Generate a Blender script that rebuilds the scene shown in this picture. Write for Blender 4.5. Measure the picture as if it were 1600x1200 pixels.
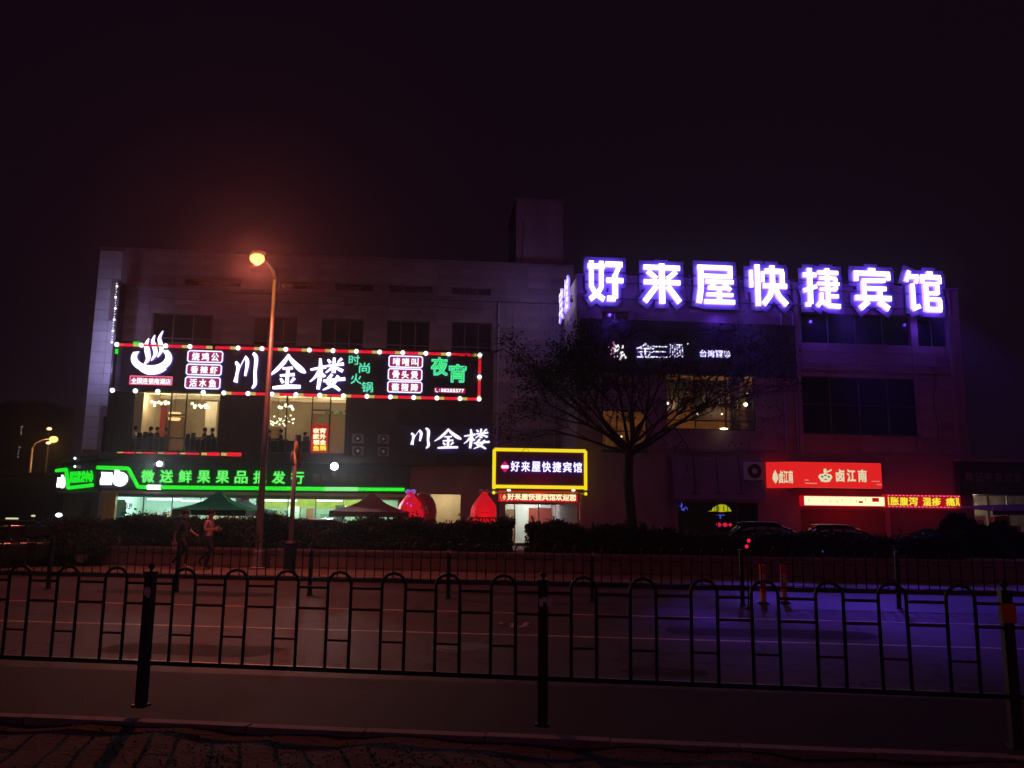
import bpy, bmesh, math, random
import numpy as np
from mathutils import Vector, Matrix

for _o in list(bpy.data.objects):
    bpy.data.objects.remove(_o)
random.seed(7); RNG = np.random.default_rng(7)
SC = bpy.context.scene
COL = SC.collection
R = math.radians

# ------------------------------------------------------------------ camera
CAM_Z, FPX = 1.57, 1290.0
PITCH, ROLL = math.atan(207 / FPX), 0.011
cam_data = bpy.data.cameras.new('camera'); cam = bpy.data.objects.new('camera', cam_data); COL.objects.link(cam)
cam_data.sensor_width = 36; cam_data.lens = 36 * FPX / 1600; cam_data.clip_start = 0.1; cam_data.clip_end = 2000
_f = Vector((0, math.cos(PITCH), math.sin(PITCH))); _r0 = Vector((1, 0, 0)); _u0 = Vector((0, -math.sin(PITCH), math.cos(PITCH)))
_u = _u0 * math.cos(ROLL) - _r0 * math.sin(ROLL); _r = _r0 * math.cos(ROLL) + _u0 * math.sin(ROLL)
cam.matrix_world = Matrix(((_r.x, _u.x, -_f.x, 0), (_r.y, _u.y, -_f.y, 0), (_r.z, _u.z, -_f.z, CAM_Z), (0, 0, 0, 1)))
SC.camera = cam

# ------------------------------------------------------------------ night sky, dim city glow, exposure
world = bpy.data.worlds.new('World'); SC.world = world; world.use_nodes = True
wn = world.node_tree.nodes; wl = world.node_tree.links
bg = wn['Background']; bg.inputs['Color'].default_value = (0.0050, 0.0018, 0.0048, 1); bg.inputs['Strength'].default_value = 1.0
sun_d = bpy.data.lights.new('city_glow', 'SUN'); sun_d.energy = 0.075; sun_d.angle = R(40); sun_d.color = (1.0, 0.24, 0.52)
sun = bpy.data.objects.new('city_glow', sun_d); COL.objects.link(sun)
sun.rotation_euler = (R(58), 0, R(14)); sun.location = (0, -10, 30)
SC.view_settings.view_transform = 'Standard'; SC.view_settings.look = 'None'
SC.view_settings.exposure = 0.0; SC.view_settings.gamma = 1.0; SC.view_settings.use_curve_mapping = False
SC.cycles.use_denoising = True
SC.cycles.max_bounces = 6; SC.cycles.transparent_max_bounces = 12; SC.cycles.volume_bounces = 0
SC.cycles.sample_clamp_indirect = 4.0
SC.cycles.use_light_tree = True

# ------------------------------------------------------------------ survey frames: photo pixel -> point on a real plane
def ray(px, py):
    return _f * FPX + _r * (px - 800) + _u * (600 - py)
class Frame:
    """A vertical reference plane: local x runs along it, local y goes into it, z up."""
    def __init__(s, ox, oy, deg):
        s.o = Vector((ox, oy, 0)); s.a = R(deg)
        s.e = Vector((math.cos(s.a), math.sin(s.a), 0)); s.d = Vector((-math.sin(s.a), math.cos(s.a), 0))
        s.M = Matrix.Translation(s.o) @ Matrix.Rotation(s.a, 4, 'Z')
    def p(s, px, py, y=0.0):
        v = ray(px, py); c = Vector((0, 0, CAM_Z))
        t = (y - (c - s.o).dot(s.d)) / v.dot(s.d)
        q = c + v * t - s.o
        return q.dot(s.e), q.z
    def rect(s, l, t, r, b, y=0.0):
        x0 = s.p(l, (t + b) / 2, y)[0]; x1 = s.p(r, (t + b) / 2, y)[0]
        z1 = s.p((l + r) / 2, t, y)[1]; z0 = s.p((l + r) / 2, b, y)[1]
        return x0, x1, z0, z1
    def w(s, x, y, z):
        return s.M @ Vector((x, y, z))
def gpt(px, py, z=0.0):
    v = ray(px, py); t = (z - CAM_Z) / v.z
    return Vector((0, 0, CAM_Z)) + v * t
def dpt(px, py, Y):
    v = ray(px, py); return Vector((0, 0, CAM_Z)) + v * (Y / v.y)
WF = Frame(1.1, 47.0, 5.3)            # restaurant wing facade
HF = Frame(3.32, 41.5, 5.3)           # hotel block facade
RF = Frame(0, 0, -6.7)                # street direction
_cx = WF.p(150, 748, -0.6)[0]; _cw = WF.w(_cx, -0.6, 0)
CF = Frame(_cw.x, _cw.y, -42.0)       # chamfered corner face, local x negative towards the left
WORLD = Frame(0, 0, 0)

# ------------------------------------------------------------------ materials
MATS = {}
def mat(name, col, rough=0.7, metal=0.0, emit=None, es=1.0, noise=0.0, nscale=4.0, bump=0.0, bscale=30.0, spec=0.5, sample=True, stretch=None):
    if name in MATS: return MATS[name]
    m = bpy.data.materials.new(name); m.use_nodes = True; nt = m.node_tree; b = nt.nodes['Principled BSDF']
    b.inputs['Base Color'].default_value = (*col, 1); b.inputs['Roughness'].default_value = rough; b.inputs['Metallic'].default_value = metal
    b.inputs['Specular IOR Level'].default_value = spec
    if emit:
        b.inputs['Emission Color'].default_value = (*emit, 1); b.inputs['Emission Strength'].default_value = es
        if not sample: m.cycles.emission_sampling = 'NONE'
    if noise or bump:
        tc = nt.nodes.new('ShaderNodeTexCoord'); mp = nt.nodes.new('ShaderNodeMapping'); nt.links.new(tc.outputs['Object'], mp.inputs['Vector'])
        if stretch: mp.inputs['Scale'].default_value = stretch
    if noise:
        n = nt.nodes.new('ShaderNodeTexNoise'); n.inputs['Scale'].default_value = nscale; n.inputs['Detail'].default_value = 8; n.inputs['Roughness'].default_value = 0.65
        nt.links.new(mp.outputs[0], n.inputs['Vector'])
        cr = nt.nodes.new('ShaderNodeValToRGB'); cr.color_ramp.elements[0].position = 0.3; cr.color_ramp.elements[1].position = 0.7
        cr.color_ramp.elements[0].color = (*[c * (1 - noise) for c in col], 1); cr.color_ramp.elements[1].color = (*[min(1, c * (1 + noise)) for c in col], 1)
        nt.links.new(n.outputs['Fac'], cr.inputs[0]); nt.links.new(cr.outputs[0], b.inputs['Base Color'])
        mr = nt.nodes.new('ShaderNodeMapRange'); mr.inputs['To Min'].default_value = max(0, rough - 0.12); mr.inputs['To Max'].default_value = min(1, rough + 0.12)
        nt.links.new(n.outputs['Fac'], mr.inputs['Value']); nt.links.new(mr.outputs[0], b.inputs['Roughness'])
    if bump:
        n2 = nt.nodes.new('ShaderNodeTexNoise'); n2.inputs['Scale'].default_value = bscale; n2.inputs['Detail'].default_value = 4
        nt.links.new(mp.outputs[0], n2.inputs['Vector'])
        bp = nt.nodes.new('ShaderNodeBump'); bp.inputs['Strength'].default_value = bump; bp.inputs['Distance'].default_value = 0.02
        nt.links.new(n2.outputs['Fac'], bp.inputs['Height']); nt.links.new(bp.outputs[0], b.inputs['Normal'])
    MATS[name] = m; return m
def glass_mat(name, tint=(0.9, 0.95, 1.0), refl=0.08):
    if name in MATS: return MATS[name]
    m = bpy.data.materials.new(name); m.use_nodes = True; nt = m.node_tree; nt.nodes.remove(nt.nodes['Principled BSDF'])
    out = nt.nodes['Material Output']; t = nt.nodes.new('ShaderNodeBsdfTransparent'); t.inputs[0].default_value = (*tint, 1)
    g = nt.nodes.new('ShaderNodeBsdfGlossy'); g.inputs['Roughness'].default_value = 0.08
    mx = nt.nodes.new('ShaderNodeMixShader'); fr = nt.nodes.new('ShaderNodeFresnel'); fr.inputs[0].default_value = 1.45
    nt.links.new(fr.outputs[0], mx.inputs[0]); nt.links.new(t.outputs[0], mx.inputs[1]); nt.links.new(g.outputs[0], mx.inputs[2]); nt.links.new(mx.outputs[0], out.inputs[0])
    MATS[name] = m; return m
def asphalt_mat():
    m = mat('asphalt', (0.058, 0.045, 0.047), 0.62, spec=0.12, noise=0.35, nscale=0.9, bump=0.5, bscale=70, stretch=(0.35, 1.6, 1))
    nt = m.node_tree; b = nt.nodes['Principled BSDF']
    # dark oil patches, pale tyre-polished bands and hairline cracks
    tc = nt.nodes.new('ShaderNodeTexCoord'); v = nt.nodes.new('ShaderNodeTexVoronoi'); v.feature = 'DISTANCE_TO_EDGE'; v.inputs['Scale'].default_value = 0.45
    nz = nt.nodes.new('ShaderNodeTexNoise'); nz.inputs['Scale'].default_value = 1.7; nz.inputs['Detail'].default_value = 6
    ad = nt.nodes.new('ShaderNodeVectorMath'); ad.operation = 'ADD'
    nt.links.new(tc.outputs['Object'], nz.inputs['Vector']); nt.links.new(tc.outputs['Object'], ad.inputs[0]); nt.links.new(nz.outputs['Color'], ad.inputs[1]); nt.links.new(ad.outputs[0], v.inputs['Vector'])
    lt = nt.nodes.new('ShaderNodeMath'); lt.operation = 'GREATER_THAN'; lt.inputs[1].default_value = 0.012; nt.links.new(v.outputs['Distance'], lt.inputs[0])
    src = b.inputs['Base Color'].links[0].from_socket
    mx = nt.nodes.new('ShaderNodeMix'); mx.data_type = 'RGBA'; mx.inputs[6].default_value = (0.022, 0.02, 0.02, 1)
    nt.links.new(lt.outputs[0], mx.inputs[0]); nt.links.new(src, mx.inputs[7]); nt.links.new(mx.outputs[2], b.inputs['Base Color'])
    return m
M = {}
M['asphalt'] = asphalt_mat()
M['soil'] = mat('soil', (0.045, 0.036, 0.028), 0.95, noise=0.5, nscale=3, bump=1.0, bscale=25)
M['lot'] = mat('lot_concrete', (0.16, 0.15, 0.14), 0.8, noise=0.3, nscale=0.8, bump=0.3)
M['paving'] = mat('paving', (0.15, 0.13, 0.13), 0.75, noise=0.3, nscale=1.5, bump=0.4)
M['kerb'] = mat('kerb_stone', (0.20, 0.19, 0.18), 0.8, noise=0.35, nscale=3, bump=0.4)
M['paint'] = mat('road_paint', (0.42, 0.32, 0.22), 0.6, noise=0.55, nscale=6)
M['dust'] = mat('dust_mark', (0.12, 0.10, 0.10), 0.9, noise=0.6, nscale=7)
M['planter'] = mat('planter_tile', (0.22, 0.15, 0.12), 0.75, noise=0.35, nscale=2.5, bump=0.3)
M['iron'] = mat('black_iron', (0.026, 0.024, 0.032), 0.5, 0.3, noise=0.45, nscale=12, bump=0.15)
M['galv'] = mat('galvanised', (0.42, 0.40, 0.38), 0.5, 0.5, noise=0.15, nscale=8)
M['tag'] = mat('paper_tag', (0.75, 0.72, 0.72), 0.8, noise=0.2, nscale=30)
M['wall'] = mat('wall_tile', (0.32, 0.23, 0.23), 0.8, noise=0.28, nscale=0.7, bump=0.2, stretch=(1, 1, 0.35))
M['wall2'] = mat('hotel_wall', (0.30, 0.20, 0.21), 0.8, noise=0.3, nscale=0.5, bump=0.2, stretch=(1, 1, 0.3))
M['clad'] = mat('white_cladding', (0.62, 0.60, 0.60), 0.55, noise=0.12, nscale=1.2)
M['black_clad'] = mat('black_cladding', (0.050, 0.028, 0.028), 0.45, noise=0.3, nscale=1.2)
M['dark_board'] = mat('dark_board', (0.030, 0.024, 0.030), 0.5, noise=0.3, nscale=2)
M['concrete'] = mat('concrete', (0.26, 0.19, 0.19), 0.85, noise=0.3, nscale=1.5, bump=0.3)
M['roof'] = mat('roof_felt', (0.08, 0.08, 0.08), 0.9, noise=0.3)
M['darkglass'] = mat('dark_glass', (0.012, 0.012, 0.018), 0.12, spec=0.6, noise=0.2, nscale=0.8)
M['alu'] = mat('aluminium_frame', (0.20, 0.17, 0.17), 0.45, 0.3)
M['kerb_shaded'] = mat('kerb_shade_stone', (0.045, 0.038, 0.038), 0.7, noise=0.35, nscale=3, bump=0.4)  # kerb stone darkened to hold the shade on its face
M['shade_and_patch'] = mat('shade_and_patch_asphalt', (0.030, 0.023, 0.024), 0.75, noise=0.4, nscale=1.5, bump=0.6, bscale=60, spec=.1)
M['frame'] = mat('window_frame', (0.05, 0.045, 0.045), 0.5)
M['glass'] = glass_mat('clear_glass')
M['cream'] = mat('cream_plaster', (0.62, 0.52, 0.38), 0.8, noise=0.12, nscale=2)
M['ceiling'] = mat('ceiling_plaster', (0.75, 0.68, 0.55), 0.8)
M['brown'] = mat('brown_panel', (0.22, 0.12, 0.06), 0.6, noise=0.3, nscale=5, stretch=(1, 1, 4))
M['redpanel'] = mat('red_wall_panel', (0.28, 0.03, 0.02), 0.7)
M['cloth'] = mat('pale_cloth', (0.6, 0.55, 0.48), 0.9)
M['mint'] = mat('mint_wall', (0.55, 0.74, 0.62), 0.7, noise=0.1, nscale=2)
M['yellowpaint'] = mat('yellow_column', (0.62, 0.34, 0.04), 0.6, noise=0.15, nscale=3)
M['white'] = mat('white_enamel', (0.75, 0.75, 0.74), 0.4, noise=0.06, nscale=3)
M['grille'] = mat('fan_grille', (0.04, 0.04, 0.04), 0.5)
M['bark'] = mat('bark', (0.055, 0.038, 0.028), 0.95, noise=0.4, nscale=10, bump=0.8, bscale=25)
def leafy(name, c):
    m = mat(name, c, 0.65, noise=0.5, nscale=2.5); return m
M['leaf'] = leafy('hedge_leaf', (0.026, 0.036, 0.016))
M['leaf2'] = leafy('tree_leaf', (0.026, 0.034, 0.018))
M['skin'] = mat('skin', (0.50, 0.28, 0.20), 0.6)
M['hair'] = mat('hair', (0.012, 0.010, 0.010), 0.5)
M['tyre'] = mat('tyre', (0.02, 0.02, 0.02), 0.8)
M['rim'] = mat('wheel_rim', (0.5, 0.5, 0.52), 0.3, 0.9)
# things that give off light
def glow(name, c, s=1.0, sample=True): return mat(name, (0.02, 0.02, 0.02), 0.5, emit=c, es=s, sample=sample)
M['g_white'] = glow('letter_white', (1.0, 0.90, 1.0), 2.2)
M['g_violet'] = glow('letter_violet_edge', (0.11, 0.035, 1.0), 14.0)
M['g_violet2'] = glow('sign_violet_edge', (0.16, 0.10, 1.0), 2.6)
M['g_white2'] = glow('sign_white', (0.95, 0.93, 1.0), 1.3)
M['g_rose'] = glow('rose_panel', (0.42, 0.010, 0.10), 0.7)
M['g_red'] = glow('red_tube', (0.80, 0.006, 0.022), 0.95)
M['g_redbg'] = glow('led_red', (0.55, 0.004, 0.010), 0.8)
M['g_bulb'] = glow('bulb', (0.85, 0.90, 1.0), 2.2)
M['g_straw'] = glow('tube_straw', (0.62, 0.46, 0.10), 0.9, False)
M['g_green'] = glow('green_tube', (0.010, 0.72, 0.018), 1.1)
M['g_green_edge'] = glow('green_letter_edge', (0.005, 0.55, 0.010), 1.4)
M['g_greenface'] = glow('green_letter_face', (0.22, 0.80, 0.22), 1.0)
M['g_mint'] = glow('mint_edge', (0.12, 0.80, 0.55), 1.0)
M['g_yellow'] = glow('yellow_tube', (0.95, 0.72, 0.012), 1.0)
M['g_led'] = glow('led_cream', (1.0, 0.86, 0.48), 1.25)
M['g_ledy'] = glow('led_yellow', (0.95, 0.82, 0.04), 1.0)
M['g_lightbox'] = glow('red_lightbox', (0.78, 0.016, 0.014), 0.95)
M['g_cream'] = glow('lightbox_cream', (0.85, 0.80, 0.50), 0.85)
M['g_neony'] = glow('neon_yellow', (0.70, 0.62, 0.01), 0.8)
M['g_neonb'] = glow('neon_blue', (0.10, 0.10, 0.95), 0.8)
M['g_redlamp'] = glow('red_lamp', (0.9, 0.01, 0.06), 1.0)
M['g_sodium'] = glow('sodium_lamp', (1.0, 0.50, 0.14), 2.3, False)
M['g_warm'] = glow('warm_globe', (1.0, 0.80, 0.42), 3.5)
M['g_flood'] = glow('flood_led', (0.85, 1.0, 1.0), 12.0, False)
M['g_tube'] = glow('fluorescent', (0.85, 1.0, 0.90), 3.0)
M['g_inflate'] = mat('lit_inflatable_red', (0.6, 0.02, 0.03), 0.45, emit=(0.50, 0.003, 0.010), es=0.95, noise=.25, nscale=5, bump=.6, bscale=6)
M['g_purple'] = glow('fairy_purple', (0.35, 0.03, 1.0), 2.0, False)
M['g_pink'] = glow('neon_pink', (0.95, 0.35, 0.80), 1.1)

# ------------------------------------------------------------------ mesh builder
class MB:
    def __init__(s): s.v = []; s.f = []; s.m = []; s.mi = 0
    def quad(s, a, b, c, d): n = len(s.v); s.v += [a, b, c, d]; s.f.append((n, n + 1, n + 2, n + 3)); s.m.append(s.mi)
    def box(s, x0, x1, y0, y1, z0, z1):
        if x0 > x1: x0, x1 = x1, x0
        if y0 > y1: y0, y1 = y1, y0
        if z0 > z1: z0, z1 = z1, z0
        n = len(s.v); s.v += [(x0, y0, z0), (x1, y0, z0), (x1, y1, z0), (x0, y1, z0), (x0, y0, z1), (x1, y0, z1), (x1, y1, z1), (x0, y1, z1)]
        for q in ((3, 2, 1, 0), (4, 5, 6, 7), (0, 1, 5, 4), (1, 2, 6, 5), (2, 3, 7, 6), (3, 0, 4, 7)): s.f.append(tuple(n + i for i in q)); s.m.append(s.mi)
        return s
    def prism(s, pts, y0, y1):
        """polygon in (x,z) extruded from y0 (front) to y1"""
        k = len(pts); n = len(s.v)
        a = sum(pts[i][0] * pts[(i + 1) % k][1] - pts[(i + 1) % k][0] * pts[i][1] for i in range(k))
        if a < 0: pts = pts[::-1]
        s.v += [(x, y0, z) for x, z in pts] + [(x, y1, z) for x, z in pts]
        s.f.append(tuple(range(n, n + k))); s.m.append(0)
        s.f.append(tuple(range(n + 2 * k - 1, n + k - 1, -1))); s.m.append(0)
        for i in range(k):
            j = (i + 1) % k; s.f.append((n + i, n + k + i, n + k + j, n + j)); s.m.append(1)
        return s
    def tube(s, pts, r, seg=8, cap=True):
        pts = [Vector(p) for p in pts]; rs = r if isinstance(r, (list, tuple)) else [r] * len(pts)
        n0 = len(s.v); ref = None
        for i, p in enumerate(pts):
            t = (pts[min(i + 1, len(pts) - 1)] - pts[max(i - 1, 0)]).normalized()
            if ref is None: ref = t.orthogonal().normalized()
            ref = (ref - t * ref.dot(t)).normalized(); b = t.cross(ref)
            for k in range(seg):
                a = 2 * math.pi * k / seg; s.v.append(tuple(p + (ref * math.cos(a) + b * math.sin(a)) * rs[i]))
        for i in range(len(pts) - 1):
            for k in range(seg):
                a, b2 = n0 + i * seg + k, n0 + i * seg + (k + 1) % seg; s.f.append((a, b2, b2 + seg, a + seg)); s.m.append(s.mi)
        if cap:
            s.f.append(tuple(n0 + k for k in range(seg))[::-1]); s.m.append(s.mi)
            e = n0 + (len(pts) - 1) * seg; s.f.append(tuple(e + k for k in range(seg))); s.m.append(s.mi)
        return s
    def lathe(s, prof, c=(0, 0, 0), seg=16, axis='z'):
        """prof: list of (radius, height)"""
        n0 = len(s.v)
        for r, h in prof:
            for k in range(seg):
                a = 2 * math.pi * k / seg; x, y = r * math.cos(a), r * math.sin(a)
                p = (x, y, h) if axis == 'z' else ((x, h, y) if axis == 'y' else (h, x, y))
                s.v.append((p[0] + c[0], p[1] + c[1], p[2] + c[2]))
        for i in range(len(prof) - 1):
            for k in range(seg):
                a, b = n0 + i * seg + k, n0 + i * seg + (k + 1) % seg; s.f.append((a, b, b + seg, a + seg)); s.m.append(s.mi)
        s.f.append(tuple(n0 + k for k in range(seg))[::-1]); s.m.append(s.mi)
        e = n0 + (len(prof) - 1) * seg; s.f.append(tuple(e + k for k in range(seg))); s.m.append(s.mi)
        return s
    def ball(s, c, r, seg=10, rings=6, sq=(1, 1, 1)):
        n0 = len(s.v); c = Vector(c)
        for i in range(rings + 1):
            th = math.pi * i / rings
            for k in range(seg):
                a = 2 * math.pi * k / seg
                s.v.append((c.x + r * sq[0] * math.sin(th) * math.cos(a), c.y + r * sq[1] * math.sin(th) * math.sin(a), c.z + r * sq[2] * math.cos(th)))
        for i in range(rings):
            for k in range(seg):
                a, b = n0 + i * seg + k, n0 + i * seg + (k + 1) % seg; s.f.append((a, a + seg, b + seg, b)); s.m.append(s.mi)
        return s
    def mesh(s, name, mats, off=(0, 0, 0), smooth=False):
        me = bpy.data.meshes.new(name)
        me.from_pydata([(x - off[0], y - off[1], z - off[2]) for x, y, z in s.v], [], s.f)
        mats = mats if isinstance(mats, (list, tuple)) else [mats]
        for m in mats: me.materials.append(m)
        for p, i in zip(me.polygons, s.m): p.material_index = min(i, len(mats) - 1)
        if smooth: me.shade_smooth()
        me.validate(); me.update(); return me

ORG = {}
def tagit(o, label=None, cat=None, group=None, kind=None):
    if label: o['label'] = label
    if cat: o['category'] = cat
    if group: o['group'] = group
    if kind: o['kind'] = kind
    return o
def thing(name, label, cat, F, org=(0, 0, 0), group=None):
    o = bpy.data.objects.new(name, None); COL.objects.link(o); o.empty_display_size = 0.3
    o.matrix_world = F.M @ Matrix.Translation(Vector(org)); ORG[o.name] = org
    return tagit(o, label, cat, group)
def part(name, mb, m, parent, smooth=False, label=None, kind=None, bevel=0, loc=None):
    org = ORG[parent.name]; me = mb.mesh(name, m, org if loc is None else (0, 0, 0), smooth)
    o = bpy.data.objects.new(name, me); COL.objects.link(o); o.parent = parent; ORG[o.name] = org
    if loc is not None: o.location = (loc[0] - org[0], loc[1] - org[1], loc[2] - org[2])
    if bevel:
        b = o.modifiers.new('bevel', 'BEVEL'); b.width = bevel; b.segments = 2; b.limit_method = 'ANGLE'
    return tagit(o, label, kind=kind)
def piece(name, me, parent, loc, rot=0.0, scale=None):
    """one more object sharing mesh data; loc in frame coordinates of the thing"""
    org = ORG[parent.name]; o = bpy.data.objects.new(name, me); COL.objects.link(o); o.parent = parent; ORG[o.name] = org
    o.location = (loc[0] - org[0], loc[1] - org[1], loc[2] - org[2]); o.rotation_euler = (0, 0, rot)
    if scale: o.scale = scale
    return o
def single(name, mb, m, F, label=None, cat=None, group=None, kind=None, org=(0, 0, 0), smooth=False, bevel=0):
    me = mb.mesh(name, m, org, smooth); o = bpy.data.objects.new(name, me); COL.objects.link(o)
    o.matrix_world = F.M @ Matrix.Translation(Vector(org)); ORG[o.name] = org
    if bevel:
        b = o.modifiers.new('bevel', 'BEVEL'); b.width = bevel; b.segments = 2; b.limit_method = 'ANGLE'
    return tagit(o, label, cat, group, kind)
def copy_tree(o, parent=None, label=None, M4=None, mats=None):
    c = o.copy(); COL.objects.link(c); c.parent = parent; ORG[c.name] = ORG.get(o.name, (0, 0, 0))
    if parent is None and M4 is not None: c.matrix_world = M4
    if label: c['label'] = label
    for ch in o.children: copy_tree(ch, c)
    return c
def lamp(name, kind, loc, energy, col, parent=None, size=0.1, aim=None, spot=60, blend=0.6):
    d = bpy.data.lights.new(name, kind); d.energy = energy; d.color = col
    if kind in ('POINT', 'SPOT'): d.shadow_soft_size = size
    if kind == 'SPOT': d.spot_size = R(spot); d.spot_blend = blend
    o = bpy.data.objects.new(name, d); COL.objects.link(o); o.location = loc
    if aim is not None: o.rotation_euler = (Vector(aim) - Vector(loc)).to_track_quat('-Z', 'Y').to_euler()
    return o

# ------------------------------------------------------------------ lettering
_GL = {}
def glyph(ch, bold):
    """mesh coordinates of a character of the built-in font, scaled to a unit box"""
    k = (ch, bold)
    if k in _GL: return _GL[k]
    cu = bpy.data.curves.new('g', 'FONT'); cu.body = ch; cu.offset = 0; cu.extrude = 0.05; cu.resolution_u = 3
    ob = bpy.data.objects.new('g', cu); COL.objects.link(ob)
    dg = bpy.context.evaluated_depsgraph_get(); me = bpy.data.meshes.new_from_object(ob.evaluated_get(dg))
    v = np.array([x.co[:] for x in me.vertices]) if len(me.vertices) else np.zeros((1, 3))
    f = [tuple(p.vertices) for p in me.polygons]; nz = [abs(p.normal.z) > 0.6 for p in me.polygons]
    bpy.data.objects.remove(ob); bpy.data.curves.remove(cu); bpy.data.meshes.remove(me)
    if bold > .006:                     # embolden: staggered shifted copies, never coplanar
        V, F_, NZ = [], [], []; b = bold * .8
        for k, (dx, dy) in enumerate(((0, 0), (b, b), (-b, b), (b, -b), (-b, -b))):
            w = v.copy(); w[:, 0] += dx; w[:, 1] += dy; w[:, 2] = w[:, 2] * (1 - .04 * k); F_ += [tuple(i + len(v) * k for i in q) for q in f]; NZ += nz; V.append(w)
        v = np.concatenate(V); f = F_; nz = NZ
    lo, hi = v.min(0), v.max(0); v = (v - lo) / np.maximum(hi - lo, 1e-6)
    _GL[k] = (v, f, nz); return _GL[k]
def letter(parent, ch, x0, x1, z0, z1, y, depth, mats, bold=0.015, name='letter'):
    v, f, nz = glyph(ch, bold); mb = MB()
    mb.v = [(x0 + a * (x1 - x0), y - c * depth, z0 + b * (z1 - z0)) for a, b, c in v]
    mb.f = f; mb.m = [0 if n else 1 for n in nz]
    return part(name, mb, mats, parent)
def text_row(parent, F, s, l, t, r, b, y, depth, mats, bold=0.015, gap=0.12, name='letter'):
    x0, x1, z0, z1 = F.rect(l, t, r, b, y); n = len(s); w = (x1 - x0) / (n + (n - 1) * gap)
    for i, ch in enumerate(s):
        if ch == ' ': continue
        a = x0 + i * w * (1 + gap); letter(parent, ch, a, a + w, z0, z1, y, depth, mats, bold, name)
def smooth_path(pts, n=6):
    out = []; P = [pts[0]] + list(pts) + [pts[-1]]
    for i in range(1, len(P) - 2):
        for k in range(n):
            t = k / n; a, b, c, d = P[i - 1], P[i], P[i + 1], P[i + 2]
            out.append(tuple(0.5 * ((2 * b[j]) + (-a[j] + c[j]) * t + (2 * a[j] - 5 * b[j] + 4 * c[j] - d[j]) * t * t + (-a[j] + 3 * b[j] - 3 * c[j] + d[j]) * t ** 3) for j in range(3)))
    out.append(tuple(pts[-1])); return out
def ribbon(mb, pts, y0, y1, sx, sz, ox, oz, smooth=True):
    """brush stroke: points (x,y,width) on a 100 grid, extruded"""
    P = smooth_path(pts) if smooth and len(pts) > 2 else list(pts)
    L, Rr = [], []
    for i, (x, z, w) in enumerate(P):
        a = P[max(i - 1, 0)]; b = P[min(i + 1, len(P) - 1)]; dx, dz = b[0] - a[0], b[1] - a[1]; h = math.hypot(dx, dz) or 1
        nx, nz_ = -dz / h, dx / h; L.append((x + nx * w / 2, z + nz_ * w / 2)); Rr.append((x - nx * w / 2, z - nz_ * w / 2))
    n = len(mb.v)
    T = lambda p, y: (ox + p[0] * sx, y, oz + p[1] * sz)
    for l_, r_ in zip(L, Rr): mb.v += [T(l_, y0), T(r_, y0), T(l_, y1), T(r_, y1)]
    for i in range(len(P) - 1):
        a = n + 4 * i; b = a + 4
        mb.f += [(a, a + 1, b + 1, b), (a + 2, b + 2, b + 3, a + 3), (a, b, b + 2, a + 2), (a + 1, a + 3, b + 3, b + 1)]; mb.m += [0, 0, 1, 1]
    e = n + 4 * (len(P) - 1); mb.f += [(n, n + 2, n + 3, n + 1), (e, e + 1, e + 3, e + 2)]; mb.m += [1, 1]
def strokes(parent, F, st, l, t, r, b, y, depth, mats, name='letter', smooth=True):
    x0, x1, z0, z1 = F.rect(l, t, r, b, y); sx, sz = (x1 - x0) / 100, (z1 - z0) / 100; mb = MB()
    for i, s in enumerate(st): ribbon(mb, s, y - depth - i * 0.003, y, sx, sz, x0, z0, smooth)
    return part(name, mb, mats, parent)

def wall_panel(mb, x0, x1, z0, z1, holes, y, depth):
    """flat wall face with rectangular openings and reveals"""
    xs = sorted({x0, x1, *[min(max(h[i], x0), x1) for h in holes for i in (0, 1)]}); zs = sorted({z0, z1, *[min(max(h[i], z0), z1) for h in holes for i in (2, 3)]})
    def solid(i, j):
        if i < 0 or j < 0 or i >= len(xs) - 1 or j >= len(zs) - 1: return None
        cx, cz = (xs[i] + xs[i + 1]) / 2, (zs[j] + zs[j + 1]) / 2
        return not any(h[0] < cx < h[1] and h[2] < cz < h[3] for h in holes)
    for i in range(len(xs) - 1):
        for j in range(len(zs) - 1):
            if not solid(i, j): continue
            a, b, c, d = xs[i], xs[i + 1], zs[j], zs[j + 1]
            mb.quad((a, y, c), (b, y, c), (b, y, d), (a, y, d))
            if solid(i - 1, j) is not True: mb.quad((a, y + depth, c), (a, y, c), (a, y, d), (a, y + depth, d))
            if solid(i + 1, j) is not True: mb.quad((b, y, c), (b, y + depth, c), (b, y + depth, d), (b, y, d))
            if solid(i, j - 1) is not True: mb.quad((a, y + depth, c), (b, y + depth, c), (b, y, c), (a, y, c))
            if solid(i, j + 1) is not True: mb.quad((a, y, d), (b, y, d), (b, y + depth, d), (a, y + depth, d))
def window(parent, x0, x1, z0, z1, y, nx, nz, fm, gm, fw=0.06, label=None, xs=None, zs=None):
    mb = MB(); 
    mb.box(x0, x1, y, y + 0.07, z0, z0 + fw); mb.box(x0, x1, y, y + 0.07, z1 - fw, z1)
    mb.box(x0, x0 + fw, y + 0.002, y + 0.068, z0 + fw, z1 - fw); mb.box(x1 - fw, x1, y + 0.002, y + 0.068, z0 + fw, z1 - fw)
    X = xs or [x0 + (x1 - x0) * i / nx for i in range(1, nx)]; Z = zs or [z0 + (z1 - z0) * i / nz for i in range(1, nz)]
    for x in X: mb.box(x - fw / 2, x + fw / 2, y + 0.004, y + 0.066, z0 + fw, z1 - fw)
    for z in Z: mb.box(x0 + fw, x1 - fw, y + 0.008, y + 0.062, z - fw / 2, z + fw / 2)
    f = part('window', mb, fm, parent, label=label)
    g = MB(); XX = [x0 + fw / 2] + X + [x1 - fw / 2]; 
    for a, b in zip(XX[:-1], XX[1:]):
        g = MB(); g.box(a + 0.005, b - 0.005, y + 0.028, y + 0.040, z0 + fw / 2, z1 - fw / 2); part('pane', g, gm, f)
    return f
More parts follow.
